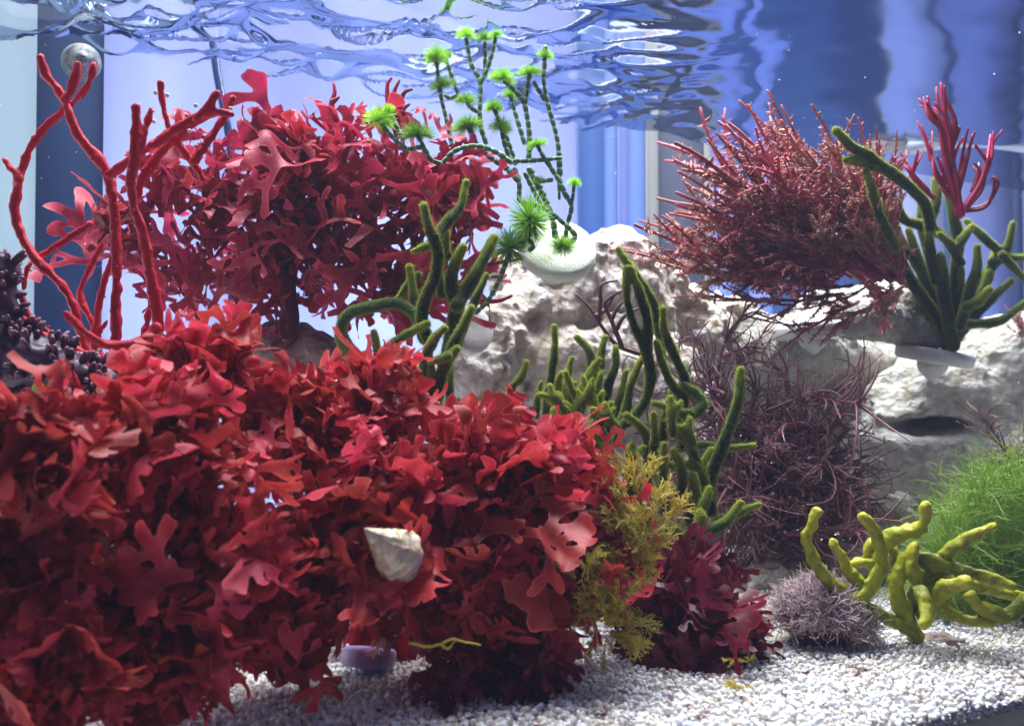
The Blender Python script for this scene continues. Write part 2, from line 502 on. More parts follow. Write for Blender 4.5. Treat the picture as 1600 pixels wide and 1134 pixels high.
def panel_mat(name, c, t=0.5):
    m, nt, out = nodes_of(name); L = nt.links.new
    geo = nd(nt, 'ShaderNodeNewGeometry')
    mp = nd(nt, 'ShaderNodeMapping'); L(geo.outputs['Position'], mp.inputs[0]); mp.inputs['Scale'].default_value = (9, 9, 1.2)
    n = nd(nt, 'ShaderNodeTexNoise', i_Scale=1.6, i_Detail=3.0); L(mp.outputs[0], n.inputs['Vector'])
    cc = mixc(nt, ramp(nt, n.outputs[0], [(0.35, (0, 0, 0)), (0.65, (1, 1, 1))]), tuple(x * 0.86 for x in c), c)
    d = nd(nt, 'ShaderNodeBsdfDiffuse'); L(cc, d.inputs[0])
    tr = nd(nt, 'ShaderNodeBsdfTranslucent'); L(cc, tr.inputs[0])
    mx = nd(nt, 'ShaderNodeMixShader'); mx.inputs[0].default_value = t + 0.28
    L(d.outputs[0], mx.inputs[1]); L(tr.outputs[0], mx.inputs[2]); L(mx.outputs[0], out.inputs[0])
    return m

def water_mat():
    m, nt, out = nodes_of('water_surface'); L = nt.links.new
    fr = nd(nt, 'ShaderNodeFresnel', i_IOR=1.33)
    gl = nd(nt, 'ShaderNodeBsdfGlossy', i_Roughness=0.10); gl.inputs[0].default_value = (0.40, 0.48, 0.63, 1)
    tr = nd(nt, 'ShaderNodeBsdfTransparent'); tr.inputs[0].default_value = (0.95, 0.97, 1.0, 1)
    mx = nd(nt, 'ShaderNodeMixShader'); L(fr.outputs[0], mx.inputs[0]); L(tr.outputs[0], mx.inputs[1]); L(gl.outputs[0], mx.inputs[2])
    L(mx.outputs[0], out.inputs[0])
    return m
M['water'] = water_mat()

def glass_mat():
    m, nt, out = nodes_of('clear_pane'); L = nt.links.new
    gl = nd(nt, 'ShaderNodeBsdfGlossy', i_Roughness=0.02)
    tr = nd(nt, 'ShaderNodeBsdfTransparent'); tr.inputs[0].default_value = (0.97, 0.98, 1.0, 1)
    mx = nd(nt, 'ShaderNodeMixShader'); mx.inputs[0].default_value = 0.002; L(tr.outputs[0], mx.inputs[1]); L(gl.outputs[0], mx.inputs[2])
    L(mx.outputs[0], out.inputs[0])
    return m
M['glass'] = glass_mat()

# ------------------------------------------------------------------ setting
def box(s0, s1, n0, n1, z0, z1):
    V = [tank(s, n, z) for z in (z0, z1) for n in (n0, n1) for s in (s0, s1)]
    F = np.array([(0, 2, 3, 1), (4, 5, 7, 6), (0, 1, 5, 4), (2, 6, 7, 3), (0, 4, 6, 2), (1, 3, 7, 5)])
    return np.array(V), F

def wall_s(px, n=N_WALL):
    u = (px - 800.0) / FPX
    d = n / (-math.sin(YAW) * u + math.cos(YAW))
    return u * d * TD[0] + d * TD[1]

# back wall behind the tank: upright translucent panels, made to glow by an added lamp behind
panel_cols = {
    'pale_green_panel': ((0.36, 0.43, 0.46), 0.55), 'navy_panel': ((0.050, 0.080, 0.15), 0.5), 'lavender_panel': ((0.42, 0.46, 0.64), 0.6),
    'blue_panel': ((0.13, 0.22, 0.42), 0.55), 'sky_panel': ((0.25, 0.34, 0.56), 0.55), 'grey_panel': ((0.13, 0.14, 0.18), 0.45),
    'deep_blue_panel': ((0.115, 0.18, 0.33), 0.5), 'cream_edge': ((0.38, 0.38, 0.36), 0.5), 'mid_lavender': ((0.31, 0.36, 0.57), 0.6)}
PM = {k: panel_mat(k, *v) for k, v in panel_cols.items()}
wall = thing('wall', tank(wall_s(800), N_WALL, -0.1), None, None)
wall['kind'] = 'structure'
spec = [(-500, 52, 'pale_green_panel'), (52, 158, 'navy_panel'), (158, 338, 'lavender_panel'), (338, 905, 'lavender_panel'), (905, 945, 'blue_panel'),
        (945, 968, 'sky_panel'), (968, 982, 'mid_lavender'), (982, 1012, 'sky_panel'), (1012, 1030, 'cream_edge'), (1030, 1104, 'grey_panel'),
        (1104, 1112, 'cream_edge'), (1112, 1150, 'mid_lavender'), (1150, 1172, 'deep_blue_panel'), (1172, 1210, 'mid_lavender'), (1210, 1385, 'deep_blue_panel'),
        (1385, 1392, 'cream_edge'), (1392, 1478, 'lavender_panel'), (1478, 1496, 'deep_blue_panel'), (1496, 1585, 'mid_lavender'), (1585, 1604, 'deep_blue_panel'), (1604, 2100, 'mid_lavender')]
for i, (a, b, k) in enumerate(spec):
    V, F = box(wall_s(a) + 0.0002, wall_s(b) - 0.0002, N_WALL + 0.002 * (i % 2), N_WALL + 0.006 + 0.002 * (i % 2), -0.12, 0.55)
    mobj('panel', V, F, PM[k], wall, smooth=False)

# tank: back pane, black bottom trim
V, F = box(-0.75, 1.2, N_BACK, N_BACK + 0.006, -0.01, 0.50)
g = mobj('back_glass', V, F, M['glass'], origin=tank(0.2, N_BACK, 0), smooth=False)
tag(g, 'clear back pane of the aquarium behind all the seaweeds', 'glass pane')
V, F = box(-0.75, 1.2, N_FRONT - 0.016, N_FRONT - 0.001, -0.06, 0.0)
g = mobj('aquarium_trim', V, F, M['black'], origin=tank(0.2, N_FRONT, -0.06), smooth=False)
tag(g, 'black bottom trim of the aquarium below the white gravel', 'trim')

# water surface seen from below
def water():
    s = np.arange(-0.60, 1.15, 0.0024); n = np.linspace(N_FRONT, N_BACK, 170)
    S, N = np.meshgrid(s, n, indexing='ij')
    X = S * TD[0] + N * ND[0]; Y = S * TD[1] + N * ND[1]
    rs = np.random.RandomState(3)
    z = np.zeros_like(S)
    px = 800 + FPX * X / Y
    m = 1 / (1 + np.exp((px - 960) / 70.0))
    wx = 0.012 * vnoise(np.stack([S * 22, N * 22, S * 0 + 4.4], -1)); wy = 0.012 * vnoise(np.stack([S * 22, N * 22, S * 0 + 9.9], -1))
    rid = np.zeros_like(S)
    for f, a, o in ((24, 1.0, 1.7), (48, 0.62, 5.2), (96, 0.12, 9.1)):
        q = vnoise(np.stack([(X + wx) * f * 0.70, (Y + wy) * f * 1.9, S * 0 + o], -1))
        rid += a * (1 - 1.6 * np.abs(q))
    z += m * (0.0115 * (rid - rid.mean()) - 0.005)
    for f, a, o in ((9, 1.0, 2.3), (21, 0.55, 6.6), (44, 0.28, 3.1)):
        z += (1 - m * 0.5) * np.clip((1480 - px) / 200, 0.35, 1) * 0.0032 * a * vnoise(np.stack([X * f, Y * f, S * 0 + o], -1))
    # calm down at the back pane so that the water line stays a line
    V = np.stack([X, Y, Z_WATER + z], -1).reshape(-1, 3)
    a, b = S.shape
    I = np.arange(a * b).reshape(a, b)
    F = np.stack([I[:-1, :-1], I[1:, :-1], I[1:, 1:], I[:-1, 1:]], -1).reshape(-1, 4)
    o = mobj('water_surface', V, F, M['water'], origin=tank(0.2, 0.4, Z_WATER))
    tag(o, kind='structure')
water()

# gravel bed
def gz(x, y):
    """height of the bed"""
    p = np.stack([np.asarray(x) * 14, np.asarray(y) * 14, np.asarray(x) * 0 + 3.3], -1)
    n = np.asarray(x) * ND[0] + np.asarray(y) * ND[1]
    return 0.007 + 0.0028 * vnoise(p) + 0.10 * np.clip(np.asarray(y) - 0.48, 0, 0.5) - 0.0055 * np.exp(-np.clip(n - N_FRONT, 0, 1) / 0.010)

def gravel():
    s = np.arange(-0.75, 1.15, 0.006); n = np.linspace(N_FRONT + 0.003, N_BACK, 70)
    S, N = np.meshgrid(s, n, indexing='ij')
    X = S * TD[0] + N * ND[0]; Y = S * TD[1] + N * ND[1]
    Z = gz(X, Y) - 0.0018
    V = np.stack([X, Y, Z], -1).reshape(-1, 3)
    a, b = S.shape; I = np.arange(a * b).reshape(a, b)
    F = np.stack([I[:-1, :-1], I[1:, :-1], I[1:, 1:], I[:-1, 1:]], -1).reshape(-1, 4)
    # skirt down the front pane
    sk = np.stack([X[:, 0], Y[:, 0], X[:, 0] * 0 - 0.05], -1)
    V = np.vstack([V, sk]); k = a * b
    F = np.vstack([F, np.array([(I[i, 0], k + i, k + i + 1, I[i + 1, 0]) for i in range(a - 1)])])
    o = mobj('gravel_bed', V, F, M['sheet'], origin=tank(0.2, 0.4, 0)); tag(o, kind='structure')
    # the grains themselves
    t = (1 + 5 ** 0.5) / 2
    ico = np.array([(-1, t, 0), (1, t, 0), (-1, -t, 0), (1, -t, 0), (0, -1, t), (0, 1, t), (0, -1, -t), (0, 1, -t), (t, 0, -1), (t, 0, 1), (-t, 0, -1), (-t, 0, 1)])
    ico /= np.linalg.norm(ico[0])
    icf = np.array([(0, 11, 5), (0, 5, 1), (0, 1, 7), (0, 7, 10), (0, 10, 11), (1, 5, 9), (5, 11, 4), (11, 10, 2), (10, 7, 6), (7, 1, 8), (3, 9, 4), (3, 4, 2), (3, 2, 6), (3, 6, 8), (3, 8, 9), (4, 9, 5), (2, 4, 11), (6, 2, 10), (8, 6, 7), (9, 8, 1)])
    # one subdivision -> 80 triangles, rounder grains
    vv = [tuple(v) for v in ico]; cache = {}; ff = []
    def mid(a, b):
        k = (min(a, b), max(a, b))
        if k not in cache:
            m = (np.array(vv[a]) + np.array(vv[b])); m /= np.linalg.norm(m); vv.append(tuple(m)); cache[k] = len(vv) - 1
        return cache[k]
    for a, b, c in icf:
        ab, bc, ca = mid(a, b), mid(b, c), mid(c, a)
        ff += [(a, ab, ca), (b, bc, ab), (c, ca, bc), (ab, bc, ca)]
    hi_v, hi_f = np.array(vv), np.array(ff)
    rs = np.random.RandomState(11)
    pts = []
    # top of the bed, only what the picture can see
    sp = 0.00175
    for n_ in np.arange(N_FRONT + 0.001, 0.50, sp):
        ss = np.arange(-0.28, 0.45, sp)
        ss = ss + rs.uniform(-0.5, 0.5, len(ss)) * sp; nn = n_ + rs.uniform(-0.5, 0.5, len(ss)) * sp
        x = ss * TD[0] + nn * ND[0]; y = ss * TD[1] + nn * ND[1]
        px = 800 + FPX * x / y; z = gz(x, y); py = 600 - FPX * (z - 0.114) / y
        ok = (px > -60) & (px < 1680) & (py < 1200) & (py > 840) & ~((px < 900) & (py < 960))
        keep = rs.rand(len(ss)) < np.where(y > 0.48, 0.75, 1.0)
        ok &= keep
        pts.append(np.stack([x, y, z + rs.uniform(-0.0009, 0.0008, len(ss)), 0.62 + 0.95 * rs.rand(len(ss)) ** 2.2], 1)[ok])
    # the cut face against the front pane
    for z_ in np.arange(-0.007, 0.009, 0.0015):
        ss = np.arange(0.15, 0.45, 0.0017); ss = ss + rs.uniform(-0.4, 0.4, len(ss)) * 0.0018
        x = ss * TD[0] + (N_FRONT + 0.0012) * ND[0]; y = ss * TD[1] + (N_FRONT + 0.0012) * ND[1]
        ok = z_ < gz(x, y)
        pts.append(np.stack([x, y, x * 0 + z_, rs.uniform(0.6, 1.05, len(ss))], 1)[ok])
    pts = np.concatenate(pts)
    N_ = len(pts)
    pal = np.array([(0.86, 0.86, 0.85), (0.80, 0.79, 0.76), (0.76, 0.71, 0.60), (0.84, 0.82, 0.78), (0.60, 0.52, 0.42), (0.70, 0.73, 0.78), (0.88, 0.88, 0.88), (0.55, 0.42, 0.36), (0.30, 0.31, 0.36)])
    pc = pal[rs.choice(len(pal), N_, p=[.16, .18, .18, .18, .08, .11, .06, .035, .015])] * rs.uniform(0.76, 1.0, (N_, 1))
    film = np.clip(fbm(np.stack([pts[:, 0] * 26, pts[:, 1] * 26, pts[:, 0] * 0 + 8.2], -1), 3) * 1.3 - 0.1, 0, 1)[:, None]     # patches of brown algae film
    pc = pc * (1 - 0.55 * film) + 0.55 * film * np.array([0.50, 0.42, 0.27])
    def build(sel, bv, bf):
        m = len(sel)
        k = len(bv)
        A = rs.normal(size=(m, 4)); A /= np.linalg.norm(A, axis=1, keepdims=True)
        w, x, y, z = A.T
        Rm = np.stack([1 - 2 * (y * y + z * z), 2 * (x * y - z * w), 2 * (x * z + y * w), 2 * (x * y + z * w), 1 - 2 * (x * x + z * z), 2 * (y * z - x * w), 2 * (x * z - y * w), 2 * (y * z + x * w), 1 - 2 * (x * x + y * y)], 1).reshape(m, 3, 3)
        sc = 0.00108 * pts[sel, 3][:, None] * np.stack([rs.uniform(0.9, 1.45, m), rs.uniform(0.7, 1.1, m), rs.uniform(0.5, 0.85, m)], 1)
        v = bv[None] * rs.uniform(0.82, 1.14, (m, k, 1)) * sc[:, None]
        v = np.einsum('mij,mkj->mki', Rm, v) + pts[sel, None, :3]
        f = bf[None] + (np.arange(m) * k)[:, None, None]
        return v.reshape(-1, 3), f.reshape(-1, 3), np.repeat(pc[sel], k, axis=0)
    near = np.where(pts[:, 1] < 0.33)[0]; far = np.where(pts[:, 1] >= 0.33)[0]
    a = build(near, hi_v, hi_f); b = build(far, ico, icf)
    V = np.vstack([a[0], b[0]]); F = np.vstack([a[1], b[1] + len(a[0])]); C = np.vstack([a[2], b[2]])
    o = mobj('gravel', V, F, M['gravel'], origin=tank(0.2, 0.3, 0), attrs={'gcol': C})
    tag(o, 'white and cream aragonite gravel grains covering the aquarium floor', 'gravel', kind='stuff')
    print('grains', N_, len(F))
gravel()

# ------------------------------------------------------------------ rocks
def rock(name, label, blobs, mat, h=0.0016, k=0.012, nz=0.0035, ns=70, cuts=(), base=None, ridged=0.35, squash=0.8):
    def conv(b):
        x, y, d, rx, ry = b[:5]; rd = b[5] if len(b) > 5 else (rx + ry) * 0.5 * squash
        return P(x, y, d), (PX(rx, d), PX(rd, d), PX(ry, d))
    V, F = sdf_blobs([conv(b) for b in blobs], h, k, nz, ns, [conv(c) for c in cuts], ridged=ridged)
    lo = V.min(0); hi = V.max(0)
    o = mobj(name, V, F, mat, origin=((lo[0] + hi[0]) / 2, (lo[1] + hi[1]) / 2, lo[2]))
    return tag(o, label, 'rock')

rock('live_rock', 'craggy white rock behind the green fingers, holding the round plug',
     [(965, 405, .57, 62, 52), (900, 430, .56, 60, 60), (1020, 450, .58, 50, 45), (860, 470, .555, 75, 60), (975, 470, .57, 80, 75), (1060, 520, .60, 80, 75), (780, 540, .54, 62, 70), (735, 590, .52, 48, 48), (690, 600, .55, 50, 40),
      (880, 560, .55, 90, 60), (980, 600, .56, 110, 90), (860, 660, .56, 120, 90), (1000, 740, .57, 150, 130), (1130, 500, .62, 60, 40), (800, 440, .57, 40, 50), (820, 780, .57, 150, 110)],
     M['rock'], h=0.0016, k=0.009, nz=0.0050, ns=68, cuts=[(885, 505, .50, 36, 60), (700, 560, .47, 20, 14), (960, 520, .50, 22, 30)])
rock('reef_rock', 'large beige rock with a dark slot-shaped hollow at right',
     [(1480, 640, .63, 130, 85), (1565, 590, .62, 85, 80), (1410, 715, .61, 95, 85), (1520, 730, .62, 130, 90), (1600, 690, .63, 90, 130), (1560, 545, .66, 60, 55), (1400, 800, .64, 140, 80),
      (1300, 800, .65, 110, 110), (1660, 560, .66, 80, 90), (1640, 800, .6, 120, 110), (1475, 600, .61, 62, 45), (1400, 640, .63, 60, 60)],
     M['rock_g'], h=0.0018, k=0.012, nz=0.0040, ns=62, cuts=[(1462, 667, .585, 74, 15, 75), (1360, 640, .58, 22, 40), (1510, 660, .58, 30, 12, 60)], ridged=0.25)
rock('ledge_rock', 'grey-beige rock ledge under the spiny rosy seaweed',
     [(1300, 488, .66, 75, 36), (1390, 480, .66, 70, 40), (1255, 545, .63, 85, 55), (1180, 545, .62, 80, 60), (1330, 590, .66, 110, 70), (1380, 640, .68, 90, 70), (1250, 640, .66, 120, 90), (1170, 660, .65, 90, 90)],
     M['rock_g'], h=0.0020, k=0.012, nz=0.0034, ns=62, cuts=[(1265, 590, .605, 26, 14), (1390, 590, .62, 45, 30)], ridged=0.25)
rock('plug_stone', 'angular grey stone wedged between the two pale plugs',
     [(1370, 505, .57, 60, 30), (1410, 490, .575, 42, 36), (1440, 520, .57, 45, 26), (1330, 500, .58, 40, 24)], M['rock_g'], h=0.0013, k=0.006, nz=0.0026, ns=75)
rock('brown_rock', 'rounded brown rock behind the bright red bush',
     [(455, 545, .47, 62, 42), (420, 555, .47, 50, 40), (500, 570, .47, 50, 40)], M['rock_b'], h=0.0014, k=0.008, nz=0.0022, ns=80)
rock('white_stone', 'flat white stone peeking out of the bright red bush',
     [(510, 615, .40, 48, 28), (545, 635, .40, 35, 26)], M['rock'], h=0.0012, k=0.006, nz=0.0022, ns=90)
rock('rubble_stone', 'knobbly white rubble stone between wiry and lime-green seaweeds',
     [(1400, 810, .50, 40, 36), (1375, 845, .50, 45, 40), (1345, 880, .49, 60, 40), (1425, 850, .52, 50, 50)], M['rock'], h=0.0013, k=0.005, nz=0.0034, ns=95)
rock('small_stone', 'tan rubble stone below the hanging wiry tangle',
     [(1195, 905, .47, 40, 35), (1235, 880, .50, 60, 45)], M['rock'], h=0.0013, k=0.006, nz=0.0026, ns=90)
rock('tan_stone', 'little tan pebble at the foot of the lime-green fingers',
     [(1480, 1003, .372, 26, 12), (1455, 1000, .375, 18, 12)], M['rock_b'], h=0.0007, k=0.003, nz=0.0014, ns=150)
rock('grey_pebble', 'smooth grey pebble under the golden seaweed',
     [(993, 995, .37, 14, 17)], M['rock_g'], h=0.0006, k=0.003, nz=0.0006, ns=100)

# ------------------------------------------------------------------ frag plugs (ceramic discs)
def disc(c, nrm, r, th, mat, name, parent, bevel=0.12, wob=0.01):
    nrm = np.array(nrm, float); nrm /= np.linalg.norm(nrm)
    a = np.cross(nrm, [0, 1, 0.1]); a /= np.linalg.norm(a); b = np.cross(nrm, a)
    prof = [(0, 0), (r * 0.5, 0.0004), (r * 0.9, 0), (r * 0.97, -th * bevel), (r, -th * 0.3), (r * 0.99, -th * 0.8), (r * 0.93, -th), (0, -th)]
    S = 56; V = []; F = []
    for i, (q, z) in enumerate(prof):
        for k in range(S):
            t = 2 * math.pi * k / S
            qq = q * (1 + wob * math.sin(3 * t + 1) + wob * 0.6 * math.sin(7 * t))
            V.append(np.array(c) + qq * (math.cos(t) * a + math.sin(t) * b) + z * nrm)
    for i in range(len(prof) - 1):
        for k in range(S):
            k2 = (k + 1) % S
            F.append((i * S + k, (i + 1) * S + k, (i + 1) * S + k2, i * S + k2))
    return mobj(name, V, np.array(F), mat, parent)

def frag_plug(label, c, nrm, r, th, mat, smat, stem=0.014):
    nrm = np.array(nrm, float) / np.linalg.norm(nrm)
    t = thing('frag_plug', c - nrm * (th + stem), label, 'coral plug')
    disc(c, nrm, r, th, mat, 'plug_top', t)
    V, F = tube([c - nrm * (th * 0.9), c - nrm * (th + stem * 0.5), c - nrm * (th + stem)], [r * 0.42, r * 0.38, r * 0.33], 20)
    mobj('plug_stem', V, clean(F), smat, t)
    return t
frag_plug('round pale green plug beneath the jointed neon green seaweed', P(872, 383, .50), (0.10, -0.80, 0.60), PX(62, .50), PX(24, .5), M['plug_g'], M['plug'], 0.016)
frag_plug('white plug standing on edge beside the tall green fingers', P(738, 512, .50), (0.55, -0.80, 0.25), PX(40, .50), PX(16, .5), M['plug'], M['plug'])
frag_plug('grey plug jutting from rock left of the angular stone', P(1268, 502, .585), (-0.12, -0.10, 1.0), PX(58, .585), PX(24, .585), M['plug'], M['plug'], 0.006)
frag_plug('grey plug below the dark green fingers at right', P(1462, 545, .57), (0.16, -0.12, 1.0), PX(58, .57), PX(22, .57), M['plug'], M['plug'], 0.006)
frag_plug('sand-coloured plug flat in the gravel under the mauve moss', P(1290, 1003, .372), (0.0, -0.10, 1.0), PX(86, .372), PX(16, .372), M['plug_t'], M['plug_t'], 0.006)
t = thing('plug_strip', P(585, 1045, .30), 'small lavender plastic plug edge at the foot of the red bush', 'plug')
V, F = box(-0.5, 0.5, -0.5, 0.5, -0.5, 0.5)
cc = P(583, 1024, .30)
rr = PX(37, .30)
disc(P(578, 1012, .338), (0.08, 0.22, 1.0), PX(42, .338), PX(27, .338), M['plug_v'], 'plug_top', t, bevel=0.08, wob=0.003)
disc(P(577, 1037, .339), (0.08, 0.22, 1.0), PX(16, .339), PX(14, .339), M['plug_v'], 'plug_stem', t, bevel=0.08, wob=0.003)

# ------------------------------------------------------------------ flat branching blades
def frond_mesh(name, seed, mat, levels=3, width=0.11, widen=1.25, ang=(22, 40), seg=0.34, ruffle=0.10, curl=1.0, lobes=True, point=0.8, res=0.030, holes=0):
    rs = np.random.RandomState(seed)
    segs = []
    def grow(p, th, L, w, lev):
        q = p + L * np.array([math.sin(th), math.cos(th)])
        w2 = w * widen
        segs.append((p, q, w, w2))
        if lev == 0:
            # rounded or forked ends
            nl = rs.choice([1, 2, 3], p=[0.25, 0.5, 0.25]) if lobes else rs.choice([1, 2])
            for i in range(nl):
                a = th + (i - (nl - 1) / 2) * R(rs.uniform(40, 62)) + R(rs.uniform(-8, 8))
                l = w2 * rs.uniform(1.0, 1.9)
                segs.append((q, q + l * np.array([math.sin(a), math.cos(a)]), w2 * 0.92, w2 * point * rs.uniform(0.7, 1.0)))
            return
        nb = 3 if rs.rand() < 0.18 else 2
        for i in range(nb):
            a = th + (i - (nb - 1) / 2) * 2 * R(rs.uniform(*ang)) * (0.75 if nb == 3 else 1) + R(rs.uniform(-9, 9))
            grow(q, a, L * rs.uniform(0.68, 1.05), w2 * rs.uniform(0.70, 0.88), lev - 1)
        if rs.rand() < 0.35:   # side lobe
            s = rs.choice([-1, 1]); a = th + s * R(rs.uniform(45, 80)); m = p + (q - p) * rs.uniform(0.4, 0.8)
            segs.append((m, m + w2 * rs.uniform(1.4, 2.6) * np.array([math.sin(a), math.cos(a)]), w * 0.7, w * 0.55))
    grow(np.array([0.0, 0.0]), 0.0, seg, width * 0.5, levels)
    P0 = np.array([s[0] for s in segs]); P1 = np.array([s[1] for s in segs]); R0 = np.array([s[2] for s in segs]); R1 = np.array([s[3] for s in segs])
    mx = max(R0.max(), R1.max())
    lo = np.minimum(P0, P1).min(0) - mx - 2 * res; hi = np.maximum(P0, P1).max(0) + mx + 2 * res
    gx = np.arange(lo[0], hi[0], res); gy = np.arange(lo[1], hi[1], res)
    X = np.stack(np.meshgrid(gx, gy, indexing='ij'), -1)
    G = np.full(X.shape[:2], 9.0); k = width * 0.35
    for a, b, r0, r1 in zip(P0, P1, R0, R1):
        ab = b - a; t = np.clip(((X - a) @ ab) / (ab @ ab + 1e-9), 0, 1)
        d = np.linalg.norm(X - a - t[..., None] * ab, axis=-1) - (r0 + (r1 - r0) * t)
        hh = np.clip(0.5 + 0.5 * (d - G) / k, 0, 1); G = d * (1 - hh) + G * hh - k * hh * (1 - hh)
    G = G + width * 0.10 * vnoise(np.stack([X[..., 0] * 9 + seed, X[..., 1] * 9, X[..., 0] * 0], -1)) + width * 0.05 * vnoise(np.stack([X[..., 0] * 24 + seed, X[..., 1] * 24, X[..., 0] * 0 + 7], -1))
    for _ in range(holes):
        i = rs.randint(len(P0)); c = P0[i] + (P1[i] - P0[i]) * rs.uniform(0.3, 0.9); r = R1[i] * rs.uniform(0.2, 0.45)
        G = np.maximum(G, r - np.linalg.norm((X - c) * [1, 0.7], axis=-1))
    # clip the grid's triangles to the inside
    vid = {}; V2 = []; E = []; F = []
    nx, ny = G.shape
    def vert(key, p, e):
        if key not in vid:
            vid[key] = len(V2); V2.append(p); E.append(e)
        return vid[key]
    ins = G < 0
    act = ins[:-1, :-1] | ins[1:, :-1] | ins[:-1, 1:] | ins[1:, 1:]
    for i, j in np.argwhere(act):
        cs_ = ((i, j), (i + 1, j), (i + 1, j + 1), (i, j + 1))
        if all(ins[c] for c in cs_):
            q = [vert(c, X[c], G[c]) for c in cs_]; F += [(q[0], q[1], q[2]), (q[0], q[2], q[3])]; continue
        for tri in ((cs_[0], cs_[1], cs_[2]), (cs_[0], cs_[2], cs_[3])):
            poly = []
            for q in range(3):
                a, b = tri[q], tri[(q + 1) % 3]
                if ins[a]: poly.append(vert(a, X[a], G[a]))
                if ins[a] != ins[b]:
                    if a < b: key = (a, b); fa, fb = a, b
                    else: key = (b, a); fa, fb = b, a
                    t = G[fa] / (G[fa] - G[fb])
                    poly.append(vert(key, X[fa] + t * (X[fb] - X[fa]), 0.0))
            for q in range(1, len(poly) - 1): F.append((poly[0], poly[q], poly[q + 1]))
    V2 = np.array(V2); E = np.array(E)
    top = V2[:, 1].max()
    x, y = V2[:, 0] / top, V2[:, 1] / top
    # bend the flat blade in space
    k1 = rs.uniform(-0.5, 1.0) * curl; k2 = rs.uniform(-1.4, 1.4) * curl
    ys = np.linspace(0, 1.0, 60); th = k1 * ys + k2 * ys ** 2
    cy = np.concatenate([[0], np.cumsum(np.cos(th[:-1]) / 59)]); cz = np.concatenate([[0], np.cumsum(np.sin(th[:-1]) / 59)])
    yy = np.clip(y, 0, 1)
    Y = np.interp(yy, ys, cy); Z = np.interp(yy, ys, cz); T = np.interp(yy, ys, th)
    tw = rs.uniform(-1.2, 1.2) * yy * curl
    cup = rs.uniform(-0.9, 0.9) * curl
    off = cup * x * x
    for q in range(3):
        fx, fy = rs.uniform(-7, 7) * (q * 0.6 + 0.7), rs.uniform(4, 9) * (q * 0.6 + 0.7)
        off = off + ruffle / (q + 1) * np.sin(fx * x + fy * yy + rs.uniform(0, 6.3)) * np.clip(0.25 + 1.2 * yy, 0, 1)
    xx = x * np.cos(tw) - off * np.sin(tw); oo = x * np.sin(tw) + off * np.cos(tw)
    V = np.stack([xx, Y - oo * np.sin(T), Z + oo * np.cos(T)], -1)
    edge = np.clip(1 + E / (width * 0.10), 0, 1) ** 2
    return make_mesh(name, V, np.array(F), mat, {'edge': edge * 0.55})

def frame(direction, normal, scale, loc):
    y = Vector(direction).normalized(); z = Vector(normal); z = z - y * z.dot(y)
    if z.length < 1e-4: z = Vector((0.3, -1, 0.2)) - y * Vector((0.3, -1, 0.2)).dot(y)
    z.normalize(); x = y.cross(z)
    Rm = Matrix((x, y, z)).transposed().to_4x4()
    return Matrix.Translation(Vector(loc)) @ Rm @ Matrix.Scale(scale, 4)

def bush(parent, meshes, clumps, n, size, rng, partname, up=0.3, cam_bias=0.35, inner=(0.75, 1.05), filler=0, droop=0.0, fill_scale=0.9, lim=None, fmesh=None, jit=0.55, skew=1.0, layer=1.0):
    """fronds that start inside each clump and end near its skin. clumps: (px,py,d,rx,ry,rd_px,weight)"""
    org = Vector(parent.location)
    wsum = sum(c[6] for c in clumps)
    specs = []
    def one(c, inside):
        x, y, d, rx, ry, rd, w = c
        ctr = P(x, y, d); rad = np.array([PX(rx, d), PX(rd, d), PX(ry, d)])
        for _ in range(40):
            v = rng.normal(size=3); v[1] -= cam_bias; v[2] += up; v /= np.linalg.norm(v)
            q = rng.uniform(*inner) if not inside else rng.uniform(0.15, 0.82)
            end = ctr + v * rad * q
            if lim is None or lim(end): break
        dr = v * rad / max(rad); dr = dr / np.linalg.norm(dr) + rng.normal(size=3) * jit
        dr[2] = dr[2] * layer + 0.30 - droop * max(0.0, -v[2])
        dr /= np.linalg.norm(dr)
        nr = rng.normal(size=3) * 0.74 + np.array([0, -0.65, 0.52])
        L = (size[0] + (size[1] - size[0]) * rng.uniform() ** skew) * (fill_scale if inside else 1.0)
        return dict(M=frame(dr, nr, L, end - dr * L * 0.85), mesh=(fmesh[rng.randint(len(fmesh))] if inside and fmesh else meshes[rng.randint(len(meshes))]))
    for c in clumps:
        for _ in range(int(round(n * c[6] / wsum))): specs.append(one(c, False))
    specs = specs[:300]
    tips = []
    for s in specs:
        o = bpy.data.objects.new(partname, s['mesh'])
        col.objects.link(o); o.parent = parent
        o.matrix_basis = Matrix.Translation(-org) @ s['M']
        tips.append(s)
    if filler:
        VV, FF, EE, nn = [], [], [], 0
        for i in range(filler):
            c = clumps[rng.choice(len(clumps), p=[q[6] / wsum for q in clumps])]
            s = one(c, True); me = s['mesh']
            v = np.empty(len(me.vertices) * 3, np.float32); me.vertices.foreach_get('co', v); v = v.reshape(-1, 3)
            mm = np.array(s['M']); v = v @ mm[:3, :3].T + mm[:3, 3]
            VV.append(v); EE.append(np.zeros(len(v)))
            f = np.empty(len(me.loops), np.int32); me.loops.foreach_get('vertex_index', f); FF.append(f.reshape(-1, 3) + nn); nn += len(v)
        o = mobj(partname, np.concatenate(VV), np.concatenate(FF), meshes[0].materials[0], parent, attrs={'edge': np.concatenate(EE)})
        o['kind'] = 'stuff'
    return tips

def stipe(parent, pts, r, mat, name='stalk'):
    pts = catmull([P(*p) for p in pts], 16)
    V, F = tube(pts, r, 10)
    return mobj(name, V, clean(F), mat, parent)

